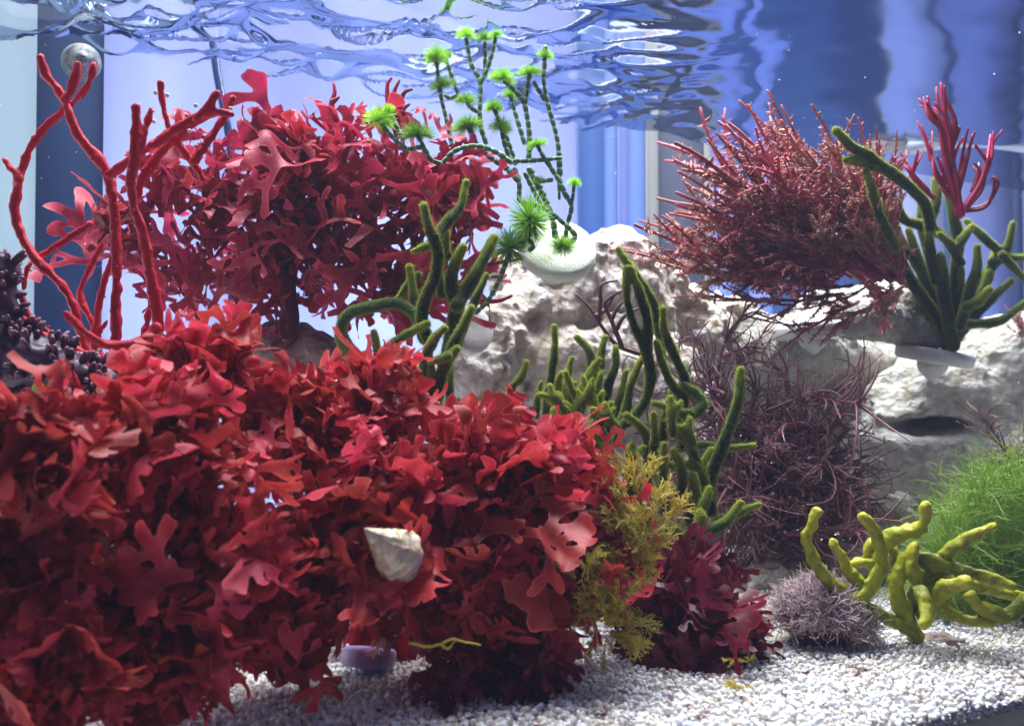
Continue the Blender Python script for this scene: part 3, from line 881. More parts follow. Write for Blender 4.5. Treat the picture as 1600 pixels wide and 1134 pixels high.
rngA = np.random.RandomState(21)
fa_kw = dict(width=0.158, widen=1.15, ang=(24, 44), seg=0.33, ruffle=0.12, curl=1.25, point=0.85)
blA = [frond_mesh('frond_blade', 100 + i, M['red_a'], levels=2 + (i % 3 > 0), res=0.034, holes=(i % 5 == 0), **fa_kw) for i in range(22)]
blAf = [frond_mesh('frond_blade', 160 + i, M['red_a'], levels=2, res=0.052, **fa_kw) for i in range(10)]
bushA = thing('red_seaweed', P(330, 1060, .30), 'large bright red leafy seaweed bush at lower left, left of the snail', 'seaweed', 'leafy red seaweed bushes')
bushA2 = thing('red_seaweed', P(760, 1040, .33), 'bright red leafy seaweed bush right of the snail, beside the golden seaweed', 'seaweed', 'leafy red seaweed bushes')
TOPX = [-200, 0, 70, 150, 215, 240, 300, 380, 420, 500, 600, 650, 680, 700, 780, 850, 900, 930, 960, 1000, 1010]
TOPY = [540, 560, 605, 600, 560, 490, 478, 495, 545, 560, 548, 520, 560, 635, 605, 620, 650, 700, 765, 800, 1000]
BOTX = [-200, 150, 300, 420, 540, 560, 640, 760, 800, 900, 1010]
BOTY = [1240, 1220, 1110, 1065, 1055, 990, 1000, 1030, 1110, 1060, 960]
def proj(p):
    return 800 + FPX * p[0] / p[1], 600 - FPX * (p[2] - CAM[2]) / p[1]
def limA(p):
    x, y = proj(p)
    if p[1] < 0.212: return False
    if y < np.interp(x, TOPX, TOPY) + 4 or y > np.interp(x, BOTX, BOTY) or x > 1000: return False
    if 530 < x < 640 and y > 975 and p[1] < 0.345: return False
    if 550 < x < 675 and 805 < y < 905 and p[1] < 0.285: return False
    return True
clA = [  # px, py, depth, rx, ry, rdepth, weight
    (310, 590, .31, 95, 115, 80, 12), (230, 700, .28, 170, 130, 110, 14), (60, 720, .25, 130, 140, 110, 10), (60, 900, .25, 150, 170, 110, 12), (470, 680, .32, 160, 120, 110, 14),
    (590, 640, .34, 95, 105, 90, 10), (300, 880, .28, 210, 170, 120, 20), (520, 860, .30, 190, 170, 120, 19), (770, 730, .335, 130, 115, 100, 15), (870, 770, .345, 110, 115, 90, 13),
    (760, 880, .33, 190, 140, 110, 18), (890, 880, .345, 100, 120, 90, 9), (700, 960, .325, 150, 70, 90, 7), (820, 1000, .33, 80, 80, 70, 5), (450, 990, .30, 130, 80, 90, 8), (590, 970, .365, 110, 60, 60, 6), (200, 1010, .27, 220, 110, 100, 12), (60, 1070, .24, 160, 110, 80, 12), (250, 1070, .27, 120, 60, 70, 6), (640, 770, .325, 110, 95, 90, 10)]
clA1 = [c for c in clA if c[0] < 560]; clA2 = [c for c in clA if c[0] >= 560]
tipsA = bush(bushA, blA, clA1, 300, (0.0125, 0.0255), rngA, 'frond', up=0.28, cam_bias=0.5, filler=1250, inner=(0.62, 1.16), droop=0.3, lim=limA, fmesh=blAf, jit=0.7, skew=1.4)
tipsA += bush(bushA2, blA, clA2, 300, (0.0135, 0.027), rngA, 'frond', up=0.28, cam_bias=0.5, filler=800, inner=(0.62, 1.16), droop=0.3, lim=limA, fmesh=blAf, jit=0.7, skew=1.4)

rngB = np.random.RandomState(5)
blB = [frond_mesh('frond_blade', 300 + i, M['red_b'], levels=2 + (i % 2), width=0.112, widen=1.15, ang=(20, 42), seg=0.34, ruffle=0.12, curl=1.4, point=0.45, res=0.031) for i in range(18)]
bushB = thing('red_seaweed', P(450, 545, .46), 'crimson airy leafy seaweed bush on a dark stalk behind the bright red ones', 'seaweed', 'leafy red seaweed bushes')
clB = [(470, 320, .47, 165, 125, 90, 30), (360, 330, .46, 130, 110, 70, 14), (600, 300, .48, 150, 110, 90, 24), (710, 330, .48, 85, 95, 60, 13), (520, 420, .47, 170, 70, 70, 20), (330, 410, .46, 140, 70, 60, 10), (190, 370, .45, 85, 50, 40, 7), (650, 430, .48, 110, 65, 60, 10), (290, 260, .45, 60, 80, 50, 7), (460, 220, .46, 70, 60, 50, 6)]
tipsB = bush(bushB, blB, clB, 270, (0.022, 0.044), rngB, 'frond', up=0.15, cam_bias=0.1, filler=35, layer=0.45, jit=0.75, inner=(0.40, 1.24), fill_scale=0.8)
stipe(bushB, [(418, 545, .46), (450, 532, .455), (458, 500, .455), (452, 430, .46), (470, 360, .47)], PX(10, .46), M['maroon'])
# the thin curled tips that stick out above the crimson bush
for pts in ([(525, 190, .47), (518, 165, .47), (523, 145, .47), (521, 130, .47)], [(518, 160, .47), (530, 152, .47)], [(622, 215, .48), (608, 170, .48), (605, 135, .48), (612, 122, .48)],
            [(622, 190, .48), (615, 150, .48), (624, 126, .48)], [(630, 200, .48), (625, 165, .48), (632, 145, .48), (644, 140, .48)], [(628, 190, .48), (630, 172, .48), (640, 163, .48)],
            [(720, 455, .47), (750, 470, .465), (780, 470, .46), (800, 462, .46)], [(730, 425, .47), (770, 412, .465), (815, 405, .46)], [(280, 330, .44), (275, 300, .44), (300, 285, .44)]):
    pp = catmull([P(*p) for p in pts], 12)
    V, F = tube(pp, np.linspace(PX(6, .47), PX(2, .47), 12), 7)
    mobj('tendril', V, clean(F), M['red_b'], bushB)

rngM = np.random.RandomState(8)
blM = [frond_mesh('frond_blade', 500 + i, M['maroon'], levels=3, width=0.10, widen=1.10, ang=(16, 30), seg=0.30, ruffle=0.06, curl=0.8, point=0.7, res=0.034) for i in range(8)]
bM = thing('maroon_seaweed', P(1070, 1045, .345), 'dark maroon fan-leaved seaweed beneath the green fingers', 'seaweed')
bush(bM, blM, [(1060, 930, .37, 110, 85, 90, 10), (1110, 985, .36, 80, 50, 70, 7), (1010, 930, .38, 70, 80, 60, 5), (1050, 1000, .36, 90, 45, 60, 5)], 110, (0.022, 0.040), rngM, 'frond', up=0.0, cam_bias=0.3, filler=30, droop=0.5)
bM2 = thing('maroon_seaweed', P(820, 1100, .31), 'small dark red sprig hanging onto the gravel in front', 'seaweed')
bush(bM2, blM, [(820, 1050, .31, 75, 50, 50, 6), (760, 1060, .31, 60, 30, 40, 3), (700, 1070, .30, 60, 24, 40, 2)], 34, (0.016, 0.030), rngM, 'frond', up=-0.5, cam_bias=0.5, droop=0.6)

# ------------------------------------------------------------------ finger-like weeds from traced lines
def finger_plant(root, fingers, mat, r, partname, h=0.0009, nz=0.0005, taper=1.0, tipfrac=0.25, rng=None, flat=False, k=0.0, fuzz=None):
    FV = []; FT = []
    for f in fingers:
        lines = f['lines'] if isinstance(f, dict) else [f]
        L = []; tips = []
        for pts in lines:
            rr = r * (pts[-1] if isinstance(pts[-1], (int, float)) else 1.0)
            pp = [p for p in pts if not isinstance(p, (int, float))]
            W = catmull([P(*p) for p in pp], max(6, 5 * (len(pp) - 1)))
            d = pp[0][2]
            s = np.linspace(0, 1, len(W))
            rad = PX(rr, d) * (0.70 + 0.38 * np.sin(np.clip(s * 1.1, 0, 1) * 1.9 + 0.1)) * taper
            rad = rad * (1 + 0.07 * np.sin(s * rng.uniform(8, 15) + rng.uniform(0, 6)))
            L.append((W, rad)); tips.append(W[0])
        V, F = sdf_poly(L, h, k=0.0022 if len(L) > 1 else 0.0, nz=nz, nscale=330)
        # paler growing tip (first point of every traced line is its tip)
        tip = np.zeros(len(V))
        for tp in tips:
            tip = np.maximum(tip, np.clip(1 - np.linalg.norm(V - tp, axis=1) / 0.016, 0, 1))
        o = mobj(partname, V, F, mat, root, attrs={'tip': tip})
        if fuzz:      # short velvet hairs over the skin
            nv = len(V); N = np.empty(nv * 3, np.float32); o.data.vertices.foreach_get('normal', N); N = N.reshape(-1, 3)
            n = int(nv * 1.5); i = rng.randint(nv, size=n)
            b = V[i] + rng.normal(size=(n, 3)) * h * 0.4; dn = N[i] + rng.normal(size=(n, 3)) * 0.35
            sd = np.cross(dn, rng.normal(size=(n, 3))); sd /= np.linalg.norm(sd, axis=1, keepdims=True) + 1e-9
            L = rng.uniform(0.0003, 0.0008, (n, 1))
            FV.append(np.stack([b - sd * 0.00011, b + sd * 0.00011, b + dn * L], 1).reshape(-1, 3)); FT.append(np.repeat(tip[i], 3))
    if fuzz:
        FV = np.concatenate(FV)
        o = mobj('fuzz', FV, np.arange(len(FV)).reshape(-1, 3), fuzz, root, attrs={'tip': np.concatenate(FT)}, smooth=False); o['kind'] = 'stuff'

def D(pts, d, dd=0.0, r=None):
    """give each (x,y) a depth; dd tilts the line in depth"""
    n = len(pts)
    out = [(x, y, d + dd * i / max(1, n - 1)) for i, (x, y) in enumerate(pts)]
    if r: out.append(r)
    return out
rng = np.random.RandomState(77)
def U(a, b): return rng.uniform(a, b)

c1 = thing('green_finger_seaweed', P(690, 690, .41), 'dark green velvety fingers rising left of the white rock', 'seaweed', 'velvety green finger seaweeds')
f1 = [
    D([(662, 322), (670, 355), (684, 392), (680, 430), (664, 468), (660, 500), (672, 540)], .405, .01),
    D([(728, 285), (720, 322), (703, 342), (690, 358), (684, 372)], .42, -.01, 0.85),
    D([(645, 393), (668, 385), (690, 380), (700, 400)], .415, .01, 0.8),
    D([(697, 362), (694, 392), (684, 420), (690, 460)], .42, .01, 0.9),
    {'lines': [D([(722, 388), (708, 420), (706, 452), (714, 478), (704, 530), (694, 570)], .41, .01, 1.15), D([(772, 372), (752, 412), (728, 455), (714, 478)], .42, -.01, 1.05)]},
    D([(640, 418), (646, 460), (650, 490), (662, 530)], .425, .0, 0.85),
    {'lines': [D([(536, 555), (530, 518), (546, 490), (580, 480), (620, 474), (648, 492), (665, 520)], .43, -.01, 0.95), D([(582, 575), (555, 555), (535, 520)], .43, 0, 0.8)]},
    D([(584, 520), (592, 560), (600, 590)], .43, 0, 0.8),
    D([(668, 505), (640, 520), (605, 545), (580, 575)], .40, .01, 0.8),
    D([(737, 482), (722, 512), (710, 535), (700, 560), (686, 600), (680, 640)], .40, .0, 0.95),
    D([(694, 512), (677, 532), (664, 560), (660, 590)], .395, .0, 0.85),
    D([(714, 545), (700, 562), (690, 588), (682, 625)], .395, .0, 0.95),
    D([(671, 566), (692, 560), (700, 556)], .392, .0, 0.75),
    D([(670, 556), (674, 600), (668, 640), (672, 680)], .395, .0, 1.1),
    D([(704, 560), (702, 610), (710, 645), (722, 680)], .415, .0, 0.8),
    D([(760, 430), (742, 470), (722, 520), (700, 570)], .43, .0, 0.7), D([(620, 470), (640, 440), (655, 430)], .43, 0, .7),
]
finger_plant(c1, f1, M['codium'], 9.6, 'finger', rng=rng, nz=0.0003, fuzz=M['fuzz'])

c2 = thing('green_finger_seaweed', P(1040, 850, .42), 'tall olive green velvety fingers in the middle before the white rock', 'seaweed', 'velvety green finger seaweeds')
f2 = [
    {'lines': [D([(978, 420), (980, 470), (992, 512), (1008, 545), (1016, 580), (1012, 615), (996, 645), (972, 665)], .41, .01, 1.0), D([(986, 420), (1000, 460), (1012, 505), (1010, 545)], .41, .005, 1.0)]},
    D([(966, 390), (982, 414), (1002, 442), (1022, 478), (1030, 515), (1034, 560)], .42, .0, 0.95),
    D([(1036, 482), (1037, 512), (1052, 552), (1068, 584), (1074, 610)], .405, .01, 0.95),
    D([(1026, 535), (1036, 570), (1050, 600), (1068, 625), (1062, 660)], .415, .0, 0.95),
    D([(1022, 629), (1052, 640), (1080, 647), (1098, 633), (1088, 614), (1070, 604)], .40, .01, 1.05),
    D([(1003, 560), (986, 600), (978, 640), (962, 690)], .425, .0, 0.9),
    D([(902, 527), (920, 548), (926, 578), (915, 625)], .43, .0, 0.9), D([(945, 527), (938, 560), (934, 592), (930, 640)], .43, .0, 0.95),
    D([(962, 542), (962, 572), (951, 602), (944, 650)], .432, .0, 0.85),
    D([(866, 510), (867, 550), (859, 600), (853, 650)], .41, .0, 0.85), D([(823, 565), (815, 590), (800, 606), (795, 640)], .415, .0, 0.75),
    D([(806, 615), (808, 640), (800, 660)], .41, 0, .75), D([(846, 598), (840, 622), (838, 650)], .42, .0, 0.7),
    {'lines': [D([(884, 582), (893, 608), (908, 630), (904, 660), (900, 690)], .40, .005, 0.85), D([(926, 592), (919, 614), (908, 632)], .40, 0, 0.85)]},
    D([(911, 590), (916, 604), (920, 622)], .405, 0, .75), D([(939, 584), (934, 600), (926, 620)], .405, 0, .75),
    {'lines': [D([(958, 640), (950, 652), (938, 660), (934, 685), (930, 715)], .40, .005, .95), D([(926, 618), (932, 640), (938, 660)], .40, 0, .8)]},
    D([(978, 648), (1000, 666), (1012, 690), (1006, 730)], .40, .01, .9), D([(1021, 645), (1023, 680), (1020, 720), (1004, 765)], .395, .01, .9),
    D([(1037, 694), (1035, 740), (1038, 800)], .39, .01, 1.0), D([(1052, 702), (1066, 738), (1062, 775), (1046, 805)], .392, .01, 1.0),
    D([(1048, 672), (1074, 690), (1090, 722), (1100, 752), (1096, 780)], .40, .01, 1.0),
    D([(1157, 578), (1154, 622), (1140, 668), (1120, 720), (1108, 760), (1112, 800)], .41, .0, 1.15),
    D([(1085, 742), (1087, 762), (1090, 785)], .395, .0, 1.0), D([(1108, 762), (1104, 778), (1094, 800)], .39, .0, .95), D([(1094, 800), (1094, 818), (1085, 835)], .385, .0, 1.25),
    D([(1156, 786), (1138, 812), (1105, 830), (1070, 836), (1045, 822)], .385, .0, 1.15), D([(1186, 788), (1150, 802), (1120, 815)], .40, .0, .9),
    D([(925, 660), (930, 705), (936, 760)], .395, .0, .95), D([(1178, 695), (1140, 700), (1100, 695), (1060, 700)], .42, .0, .8),
    D([(952, 690), (940, 698), (925, 690)], .395, 0, .75), D([(1050, 610), (1040, 660), (1030, 720), (1040, 790)], .42, 0, 1.1), D([(985, 700), (985, 760), (1010, 820)], .41, 0, 1.2), D([(940, 700), (960, 770), (1000, 830)], .42, 0, 1.3),
    D([(893, 560), (885, 600), (880, 650)], .43, 0, .8), D([(978, 580), (970, 620), (955, 660)], .43, 0, .8), D([(870, 620), (875, 650), (880, 690)], .41, 0, .8), D([(1040, 760), (1075, 790), (1090, 830)], .41, 0, 1.5),
]
for i in range(26):      # short forked side fingers that crowd the middle
    bx, by = U(850, 1110), U(640, 800)
    if bx < 960 and by > 700: by -= 90
    a = R(U(55, 125)); L = U(30, 62); tx, ty = bx + L * math.cos(a), by - L * math.sin(a); b2 = a + R(rng.choice([-1, 1]) * U(35, 60)); d_ = .405 + U(-.012, .02)
    mx, my = (bx + tx) / 2 + U(-5, 5), (by + ty) / 2
    f2.append({'lines': [D([(tx, ty), (mx, my), (bx, by)], d_, 0, U(.75, .95)), D([(mx + 26 * math.cos(b2), my - 26 * math.sin(b2)), (mx + 10 * math.cos(b2), my - 8 * math.sin(b2)), (mx, my)], d_, 0, .75)]})
finger_plant(c2, f2, M['codium'], 7.8, 'finger', rng=rng, nz=0.0003, fuzz=M['fuzz'])

c3 = thing('green_finger_seaweed', P(1490, 545, .56), 'dark green velvety fingers at upper right above the grey plug', 'seaweed', 'velvety green finger seaweeds')
f3 = [
    D([(1306, 204), (1332, 230), (1357, 241), (1378, 260), (1398, 274), (1426, 297), (1447, 322), (1454, 355)], .462, .035, 1.1), D([(1321, 250), (1345, 253), (1372, 262)], .463, .015, 1.0),
    D([(1461, 282), (1463, 310), (1454, 345)], .545, 0, .95), D([(1353, 268), (1364, 300), (1374, 335), (1400, 390)], .47, 0.03, .95), D([(1400, 314), (1412, 342), (1440, 352), (1470, 366)], .535, .01, 1.0),
    D([(1481, 303), (1490, 342), (1498, 378), (1492, 430), (1486, 505)], .54, .01, 1.05), D([(1451, 350), (1453, 390), (1462, 440)], .535, .01, .95), D([(1468, 366), (1488, 386), (1500, 410)], .53, .01, .9),
    D([(1518, 354), (1508, 368), (1496, 385)], .535, 0, .85), D([(1348, 350), (1368, 376), (1398, 387), (1425, 400), (1450, 440)], .555, 0, .9),
    {'lines': [D([(1582, 349), (1576, 380), (1566, 398), (1540, 430), (1510, 480)], .545, .01, .85), D([(1510, 345), (1540, 374), (1566, 396)], .55, 0, .85)]},
    D([(1604, 440), (1580, 414), (1566, 398)], .545, 0, .8), D([(1527, 386), (1526, 422), (1512, 465), (1500, 510)], .53, .01, 1.0), D([(1604, 402), (1578, 404), (1550, 410)], .55, 0, .8),
    D([(1546, 452), (1530, 470), (1510, 480)], .525, .01, 1.0), D([(1602, 472), (1565, 500), (1532, 506), (1498, 505)], .545, 0, .9), D([(1405, 395), (1425, 440), (1460, 490), (1488, 540)], .55, .005, 1.1),
    D([(1420, 360), (1440, 420), (1465, 480), (1488, 535)], .555, 0, 1.1), D([(1470, 400), (1475, 460), (1488, 530)], .54, .01, 1.2), D([(1500, 420), (1500, 470), (1490, 540)], .545, .005, 1.1),
    D([(1545, 425), (1525, 480), (1494, 530)], .55, 0, 1.0), D([(1580, 440), (1545, 470), (1505, 515)], .55, 0, .9), D([(1395, 330), (1405, 370), (1430, 410), (1470, 470)], .56, 0, .9), D([(1430, 440), (1455, 490), (1484, 545)], .565, 0, 1.3), D([(1555, 395), (1540, 440), (1515, 490)], .56, 0, 1.0),
    D([(1440, 300), (1440, 350), (1455, 410), (1478, 470)], .56, 0, .9),
]
finger_plant(c3, f3, M['codium'], 8.0, 'finger', rng=rng, h=0.0010, nz=0.0003, fuzz=M['fuzz'])

lime = thing('lime_finger_seaweed', P(1432, 1003, .37), 'yellow-green knobbly finger seaweed standing on gravel at lower right', 'seaweed')
fl = [
    {'lines': [D([(1277, 800), (1263, 832), (1266, 862), (1286, 896), (1312, 922), (1342, 946), (1380, 962), (1430, 992)], .355, .012, 1.0), D([(1350, 806), (1366, 832), (1379, 868), (1373, 896), (1352, 926), (1342, 946)], .355, .005, 1.0)]},
    D([(1302, 845), (1322, 886), (1346, 912), (1352, 930)], .365, 0, .85), D([(1447, 792), (1442, 822), (1412, 832), (1382, 846), (1372, 870)], .36, .01, 1.05),
    D([(1550, 823), (1512, 841), (1482, 862), (1466, 880), (1440, 900)], .355, .015, .95), D([(1580, 914), (1548, 904), (1500, 890), (1450, 876), (1408, 872)], .355, .012, 1.05), D([(1428, 850), (1424, 880), (1432, 905)], .36, 0, .95),
    D([(1412, 872), (1401, 920), (1414, 960), (1432, 995)], .362, .008, 1.2), D([(1512, 908), (1482, 916), (1464, 932), (1444, 960)], .35, .015, 1.15), D([(1516, 930), (1534, 950), (1570, 961), (1600, 946), (1612, 930)], .355, 0, 1.05),
    D([(1602, 932), (1556, 922), (1505, 906), (1470, 905), (1440, 930)], .365, .005, 1.0), D([(1547, 974), (1502, 965), (1466, 946), (1440, 940)], .355, .012, .9), D([(1444, 976), (1448, 946), (1438, 922)], .345, .01, 1.0),
    D([(1331, 880), (1352, 878), (1372, 885)], .37, 0, .8), D([(1500, 900), (1470, 890), (1440, 910), (1425, 950)], .37, 0, 1.1), D([(1395, 860), (1405, 880), (1400, 910)], .372, 0, 1.1), D([(1352, 870), (1362, 850), (1380, 845)], .372, 0, .9),
]
finger_plant(lime, fl, M['lime'], 10.5, 'finger', rng=rng, h=0.0007, nz=0.0009)

ant = thing('antler_seaweed', P(190, 600, .35), 'red antler-like branching tube seaweed at upper left', 'seaweed')
fa = [
    {'lines': [D([(64, 90), (73, 120), (100, 155), (122, 212), (168, 272), (181, 370), (182, 480), (178, 590)], .335, .02, .92), D([(122, 102), (117, 128), (102, 158)], .335, 0, .85),
               D([(362, 179), (330, 177), (308, 184), (240, 226), (170, 274)], .33, .008, .85), D([(339, 145), (326, 165), (308, 184)], .33, 0, .75)]},
    {'lines': [D([(146, 102), (132, 142), (60, 212), (32, 275), (24, 340), (50, 398), (106, 458), (128, 525), (150, 590)], .35, .01, .82), D([(8, 250), (18, 264), (29, 280)], .352, 0, .55)]},
    {'lines': [D([(213, 168), (210, 222), (204, 300), (222, 362), (238, 440), (246, 508), (236, 560), (220, 600)], .325, .015, .95), D([(236, 170), (222, 222), (208, 268)], .33, 0, .65), D([(104, 490), (138, 524), (190, 542), (232, 528), (245, 512)], .318, .01, .95)]},
    {'lines': [D([(250, 130), (258, 180), (276, 222), (302, 256), (318, 280)], .345, .01, .72), D([(364, 154), (346, 190), (302, 254)], .345, 0, .68), D([(330, 178), (275, 215), (226, 272), (214, 305)], .35, 0, .72)]},
    D([(37, 452), (44, 418), (70, 396), (104, 374), (140, 350)], .36, 0, .6), D([(34, 464), (46, 498), (82, 528), (126, 552), (170, 590)], .345, .01, .92),
    D([(-20, 420), (5, 462), (36, 502), (92, 540), (140, 570), (185, 590)], .33, .02, .85), D([(176, 400), (158, 460), (148, 540), (160, 600)], .37, 0, .7), D([(160, 380), (130, 440), (128, 470), (150, 520)], .375, 0, .6),
    D([(166, 502), (152, 528), (165, 570), (185, 600)], .37, 0, .6), D([(240, 450), (222, 530), (196, 572), (186, 600)], .37, 0, .7), D([(96, 566), (112, 590), (130, 622)], .325, 0, 1.0), D([(130, 560), (140, 600), (150, 630)], .33, 0, .8),
]
finger_plant(ant, fa, M['antler'], 8.6, 'branch', rng=rng, h=0.0009, nz=0.0006, k=0.002)
# little nodules on the antlers
nodV = []
for i in range(120):
    o = [q for q in ant.children][rng.randint(len(ant.children))]
    me = o.data; v = me.vertices[rng.randint(len(me.vertices))]
    c = np.array(v.co); nn_ = np.array(v.normal); L = U(0.0004, 0.0011)
    nodV.append(tube([c - nn_ * 0.0004, c + nn_ * L * 0.6, c + nn_ * L], [0.0005, 0.00042, 0.0002], 5))
V, F = join(nodV); V = V + np.array(ant.location)
o = mobj('nodules', V, clean(F), M['antler'], ant); o['kind'] = 'stuff'
for (x, y) in ((243, 145), (261, 149), (306, 165), (360, 170), (240, 190), (296, 205)):
    c = P(x, y, .343); V, F = sdf_blobs([(c, (0.0009, 0.0009, 0.0009))], 0.0003, 0.001, 0.0, 10)
    mobj('bead', V, F, M['plug'], ant)

# dark nubbly weed at the left edge
db = thing('nubbly_seaweed', P(40, 620, .33), 'dark purple nubbly seaweed at the left edge beneath the red antlers', 'seaweed')
blob = [(P(0, 470, .335), (PX(34, .33), PX(30, .33), PX(75, .33))), (P(30, 560, .335), (PX(70, .33), PX(40, .33), PX(45, .33))), (P(110, 590, .335), (PX(60, .33), PX(40, .33), PX(35, .33))), (P(-30, 540, .34), (PX(60, .33), PX(40, .33), PX(90, .33)))]
V, F = sdf_blobs(blob, 0.0015, 0.008, 0.002, 120)
core = mobj('body', V, F, M['bumpy'], db)
me = core.data; nv = len(me.vertices); VN = np.empty(nv * 3, np.float32); me.vertices.foreach_get('normal', VN); VN = VN.reshape(-1, 3)
nub = []; tp = []
for i in rng.choice(nv, 420, replace=False):
    c = V[i]; L = U(0.0025, 0.0055); dn = VN[i] + np.array([0, -0.1, 0.35]); dn /= np.linalg.norm(dn)
    a, f_ = tube([c - dn * 0.001, c + dn * L * 0.5, c + dn * L], [0.0011, 0.0012, 0.0008], 6); nub.append((a, f_)); tp.append(np.repeat([0, 0.1, 0.8], 6)); tp.append([0, 1.0])
Vn, Fn = join(nub)
o = mobj('nubs', Vn, clean(Fn), M['bumpy'], db, attrs={'tip': np.concatenate(tp) * 0.7}); o['kind'] = 'stuff'
o = mobj('green_bubble', *sdf_blobs([(P(60, 606, .30), (PX(9, .3),) * 3)], 0.0004, 0.001, 0.0, 10), M['stem_tip'], origin=P(60, 606, .30))
o.name = 'bubble_alga'; tag(o, 'tiny round green bubble alga at the left edge', 'alga')

# ------------------------------------------------------------------ jointed neon green weed
cy = thing('jointed_seaweed', P(876, 385, .50), 'jointed green seaweed with neon green tufts on the round plug', 'seaweed')
def beads(pts, r, parent, seg=13.0, d=None, mat=None):
    """barrel segments strung along a traced line"""
    W = catmull([P(*p) for p in pts], 60)
    s = np.concatenate([[0], np.cumsum(np.linalg.norm(np.diff(W, axis=0), axis=1))])
    dd = pts[0][2]; step = PX(seg, dd); n = max(1, int(round(s[-1] / step)))
    ts = []; rr = []; tip = []
    for i in range(n):
        for q, rad, tcol in ((0.0, 0.74, 1), (0.06, 0.88, 0.6), (0.22, 0.98, 0), (0.6, 1.03, 0), (0.90, 0.98, 0.1), (0.97, 0.80, 0.9)):
            ts.append((i + q) / n * s[-1]); rr.append(rad * PX(r, dd) * (1 - 0.12 * (i / n) + 0.07 * math.sin(i * 7.3))); tip.append(tcol)
    pp = np.stack([np.interp(ts, s, W[:, k]) for k in range(3)], 1)
    V, F = tube(pp, rr, 9)
    at = np.concatenate([np.repeat(tip, 9), [1, 1]])
    return mobj('branch', V, clean(F), mat or M['stem'], parent, attrs={'tip': at * 0.8})
CYB = []
def E(pts, d=.49, dd=0.0): return D(pts, d, dd)
for pts, d, r in [
    ([(878, 383), (897, 374), (893, 360), (850, 326), (815, 316), (811, 306)], .485, 5.5), ([(811, 310), (811, 282), (803, 262)], .485, 5), ([(812, 285), (790, 262), (766, 246), (745, 226), (733, 200)], .48, 6),
    ([(760, 226), (750, 190), (750, 130), (736, 100), (728, 60)], .50, 5), ([(750, 132), (765, 96), (775, 58)], .50, 5), ([(758, 116), (758, 66)], .505, 4.2), ([(800, 255), (776, 238), (745, 228), (712, 235), (690, 256)], .452, 5.5),
    ([(690, 256), (674, 250), (660, 231), (634, 232), (606, 207), (592, 188)], .435, 5), ([(628, 216), (614, 186), (602, 170)], .435, 4.5), ([(664, 234), (658, 222), (652, 212)], .435, 4.5), ([(708, 235), (698, 190), (688, 146), (682, 96)], .495, 4.6), ([(716, 146), (706, 120), (696, 90)], .505, 4.6),
    ([(748, 176), (735, 168), (728, 156)], .495, 4.6), ([(716, 148), (704, 154), (694, 148)], .505, 4), ([(800, 256), (789, 226), (782, 196), (772, 170)], .485, 5.2), ([(806, 258), (794, 222), (786, 200)], .49, 5), 
    ([(826, 252), (827, 210), (820, 165), (810, 148), (787, 126)], .485, 5.6), ([(820, 165), (823, 140), (828, 115)], .485, 5), ([(820, 226), (806, 180), (797, 148)], .50, 4.8), ([(876, 275), (871, 220), (858, 170), (850, 130), (851, 96), (852, 72)], .485, 5),
    ([(852, 158), (842, 142), (834, 128)], .485, 4.6), ([(800, 252), (836, 251), (878, 247)], .48, 4.8), ([(872, 250), (874, 312)], .485, 3.6), ([(876, 286), (858, 258), (846, 240), (839, 226)], .48, 4.8), ([(872, 276), (882, 302), (893, 322), (886, 352), (884, 372)], .49, 5.4),
    ([(894, 316), (897, 288)], .49, 3.6), ([(826, 262), (846, 300), (862, 338), (868, 372)], .495, 7), ([(820, 270), (835, 300), (846, 322)], .49, 5), ([(864, 281), (842, 284)], .48, 4.6),
    ([(797, 384), (814, 379), (826, 370), (829, 346)], .455, 5), ([(824, 372), (834, 385), (826, 392)], .455, 4.6), ([(798, 396), (790, 412), (778, 442), (762, 470), (742, 490)], .455, 5.2), ([(752, 433), (780, 432)], .455, 4.4)]:
    CYB.append((beads(E(pts, d), r * 0.8, cy), np.array([P(x, y, d) for x, y in pts])))
def tuft_mesh(seed, n=480):
    rs = np.random.RandomState(seed); parts = []; tip = []
    for i in range(n):
        v = rs.normal(size=3); v[2] = abs(v[2]) * 0.9 - 0.25; v /= np.linalg.norm(v)
        b = rs.normal(size=3) * 0.25; L = rs.uniform(0.7, 1.05)
        pts = np.array([v * 0.05, v * L * 0.55 + b * 0.10, v * L + b * 0.22 + np.array([0, 0, -0.08])])
        V, F = tube(pts, [0.013, 0.012, 0.008], 3, cap=False); parts.append((V, F))
    V, F = join(parts)
    return make_mesh('tuft', V, F, M['tuft'])
TM = [tuft_mesh(i) for i in range(4)]
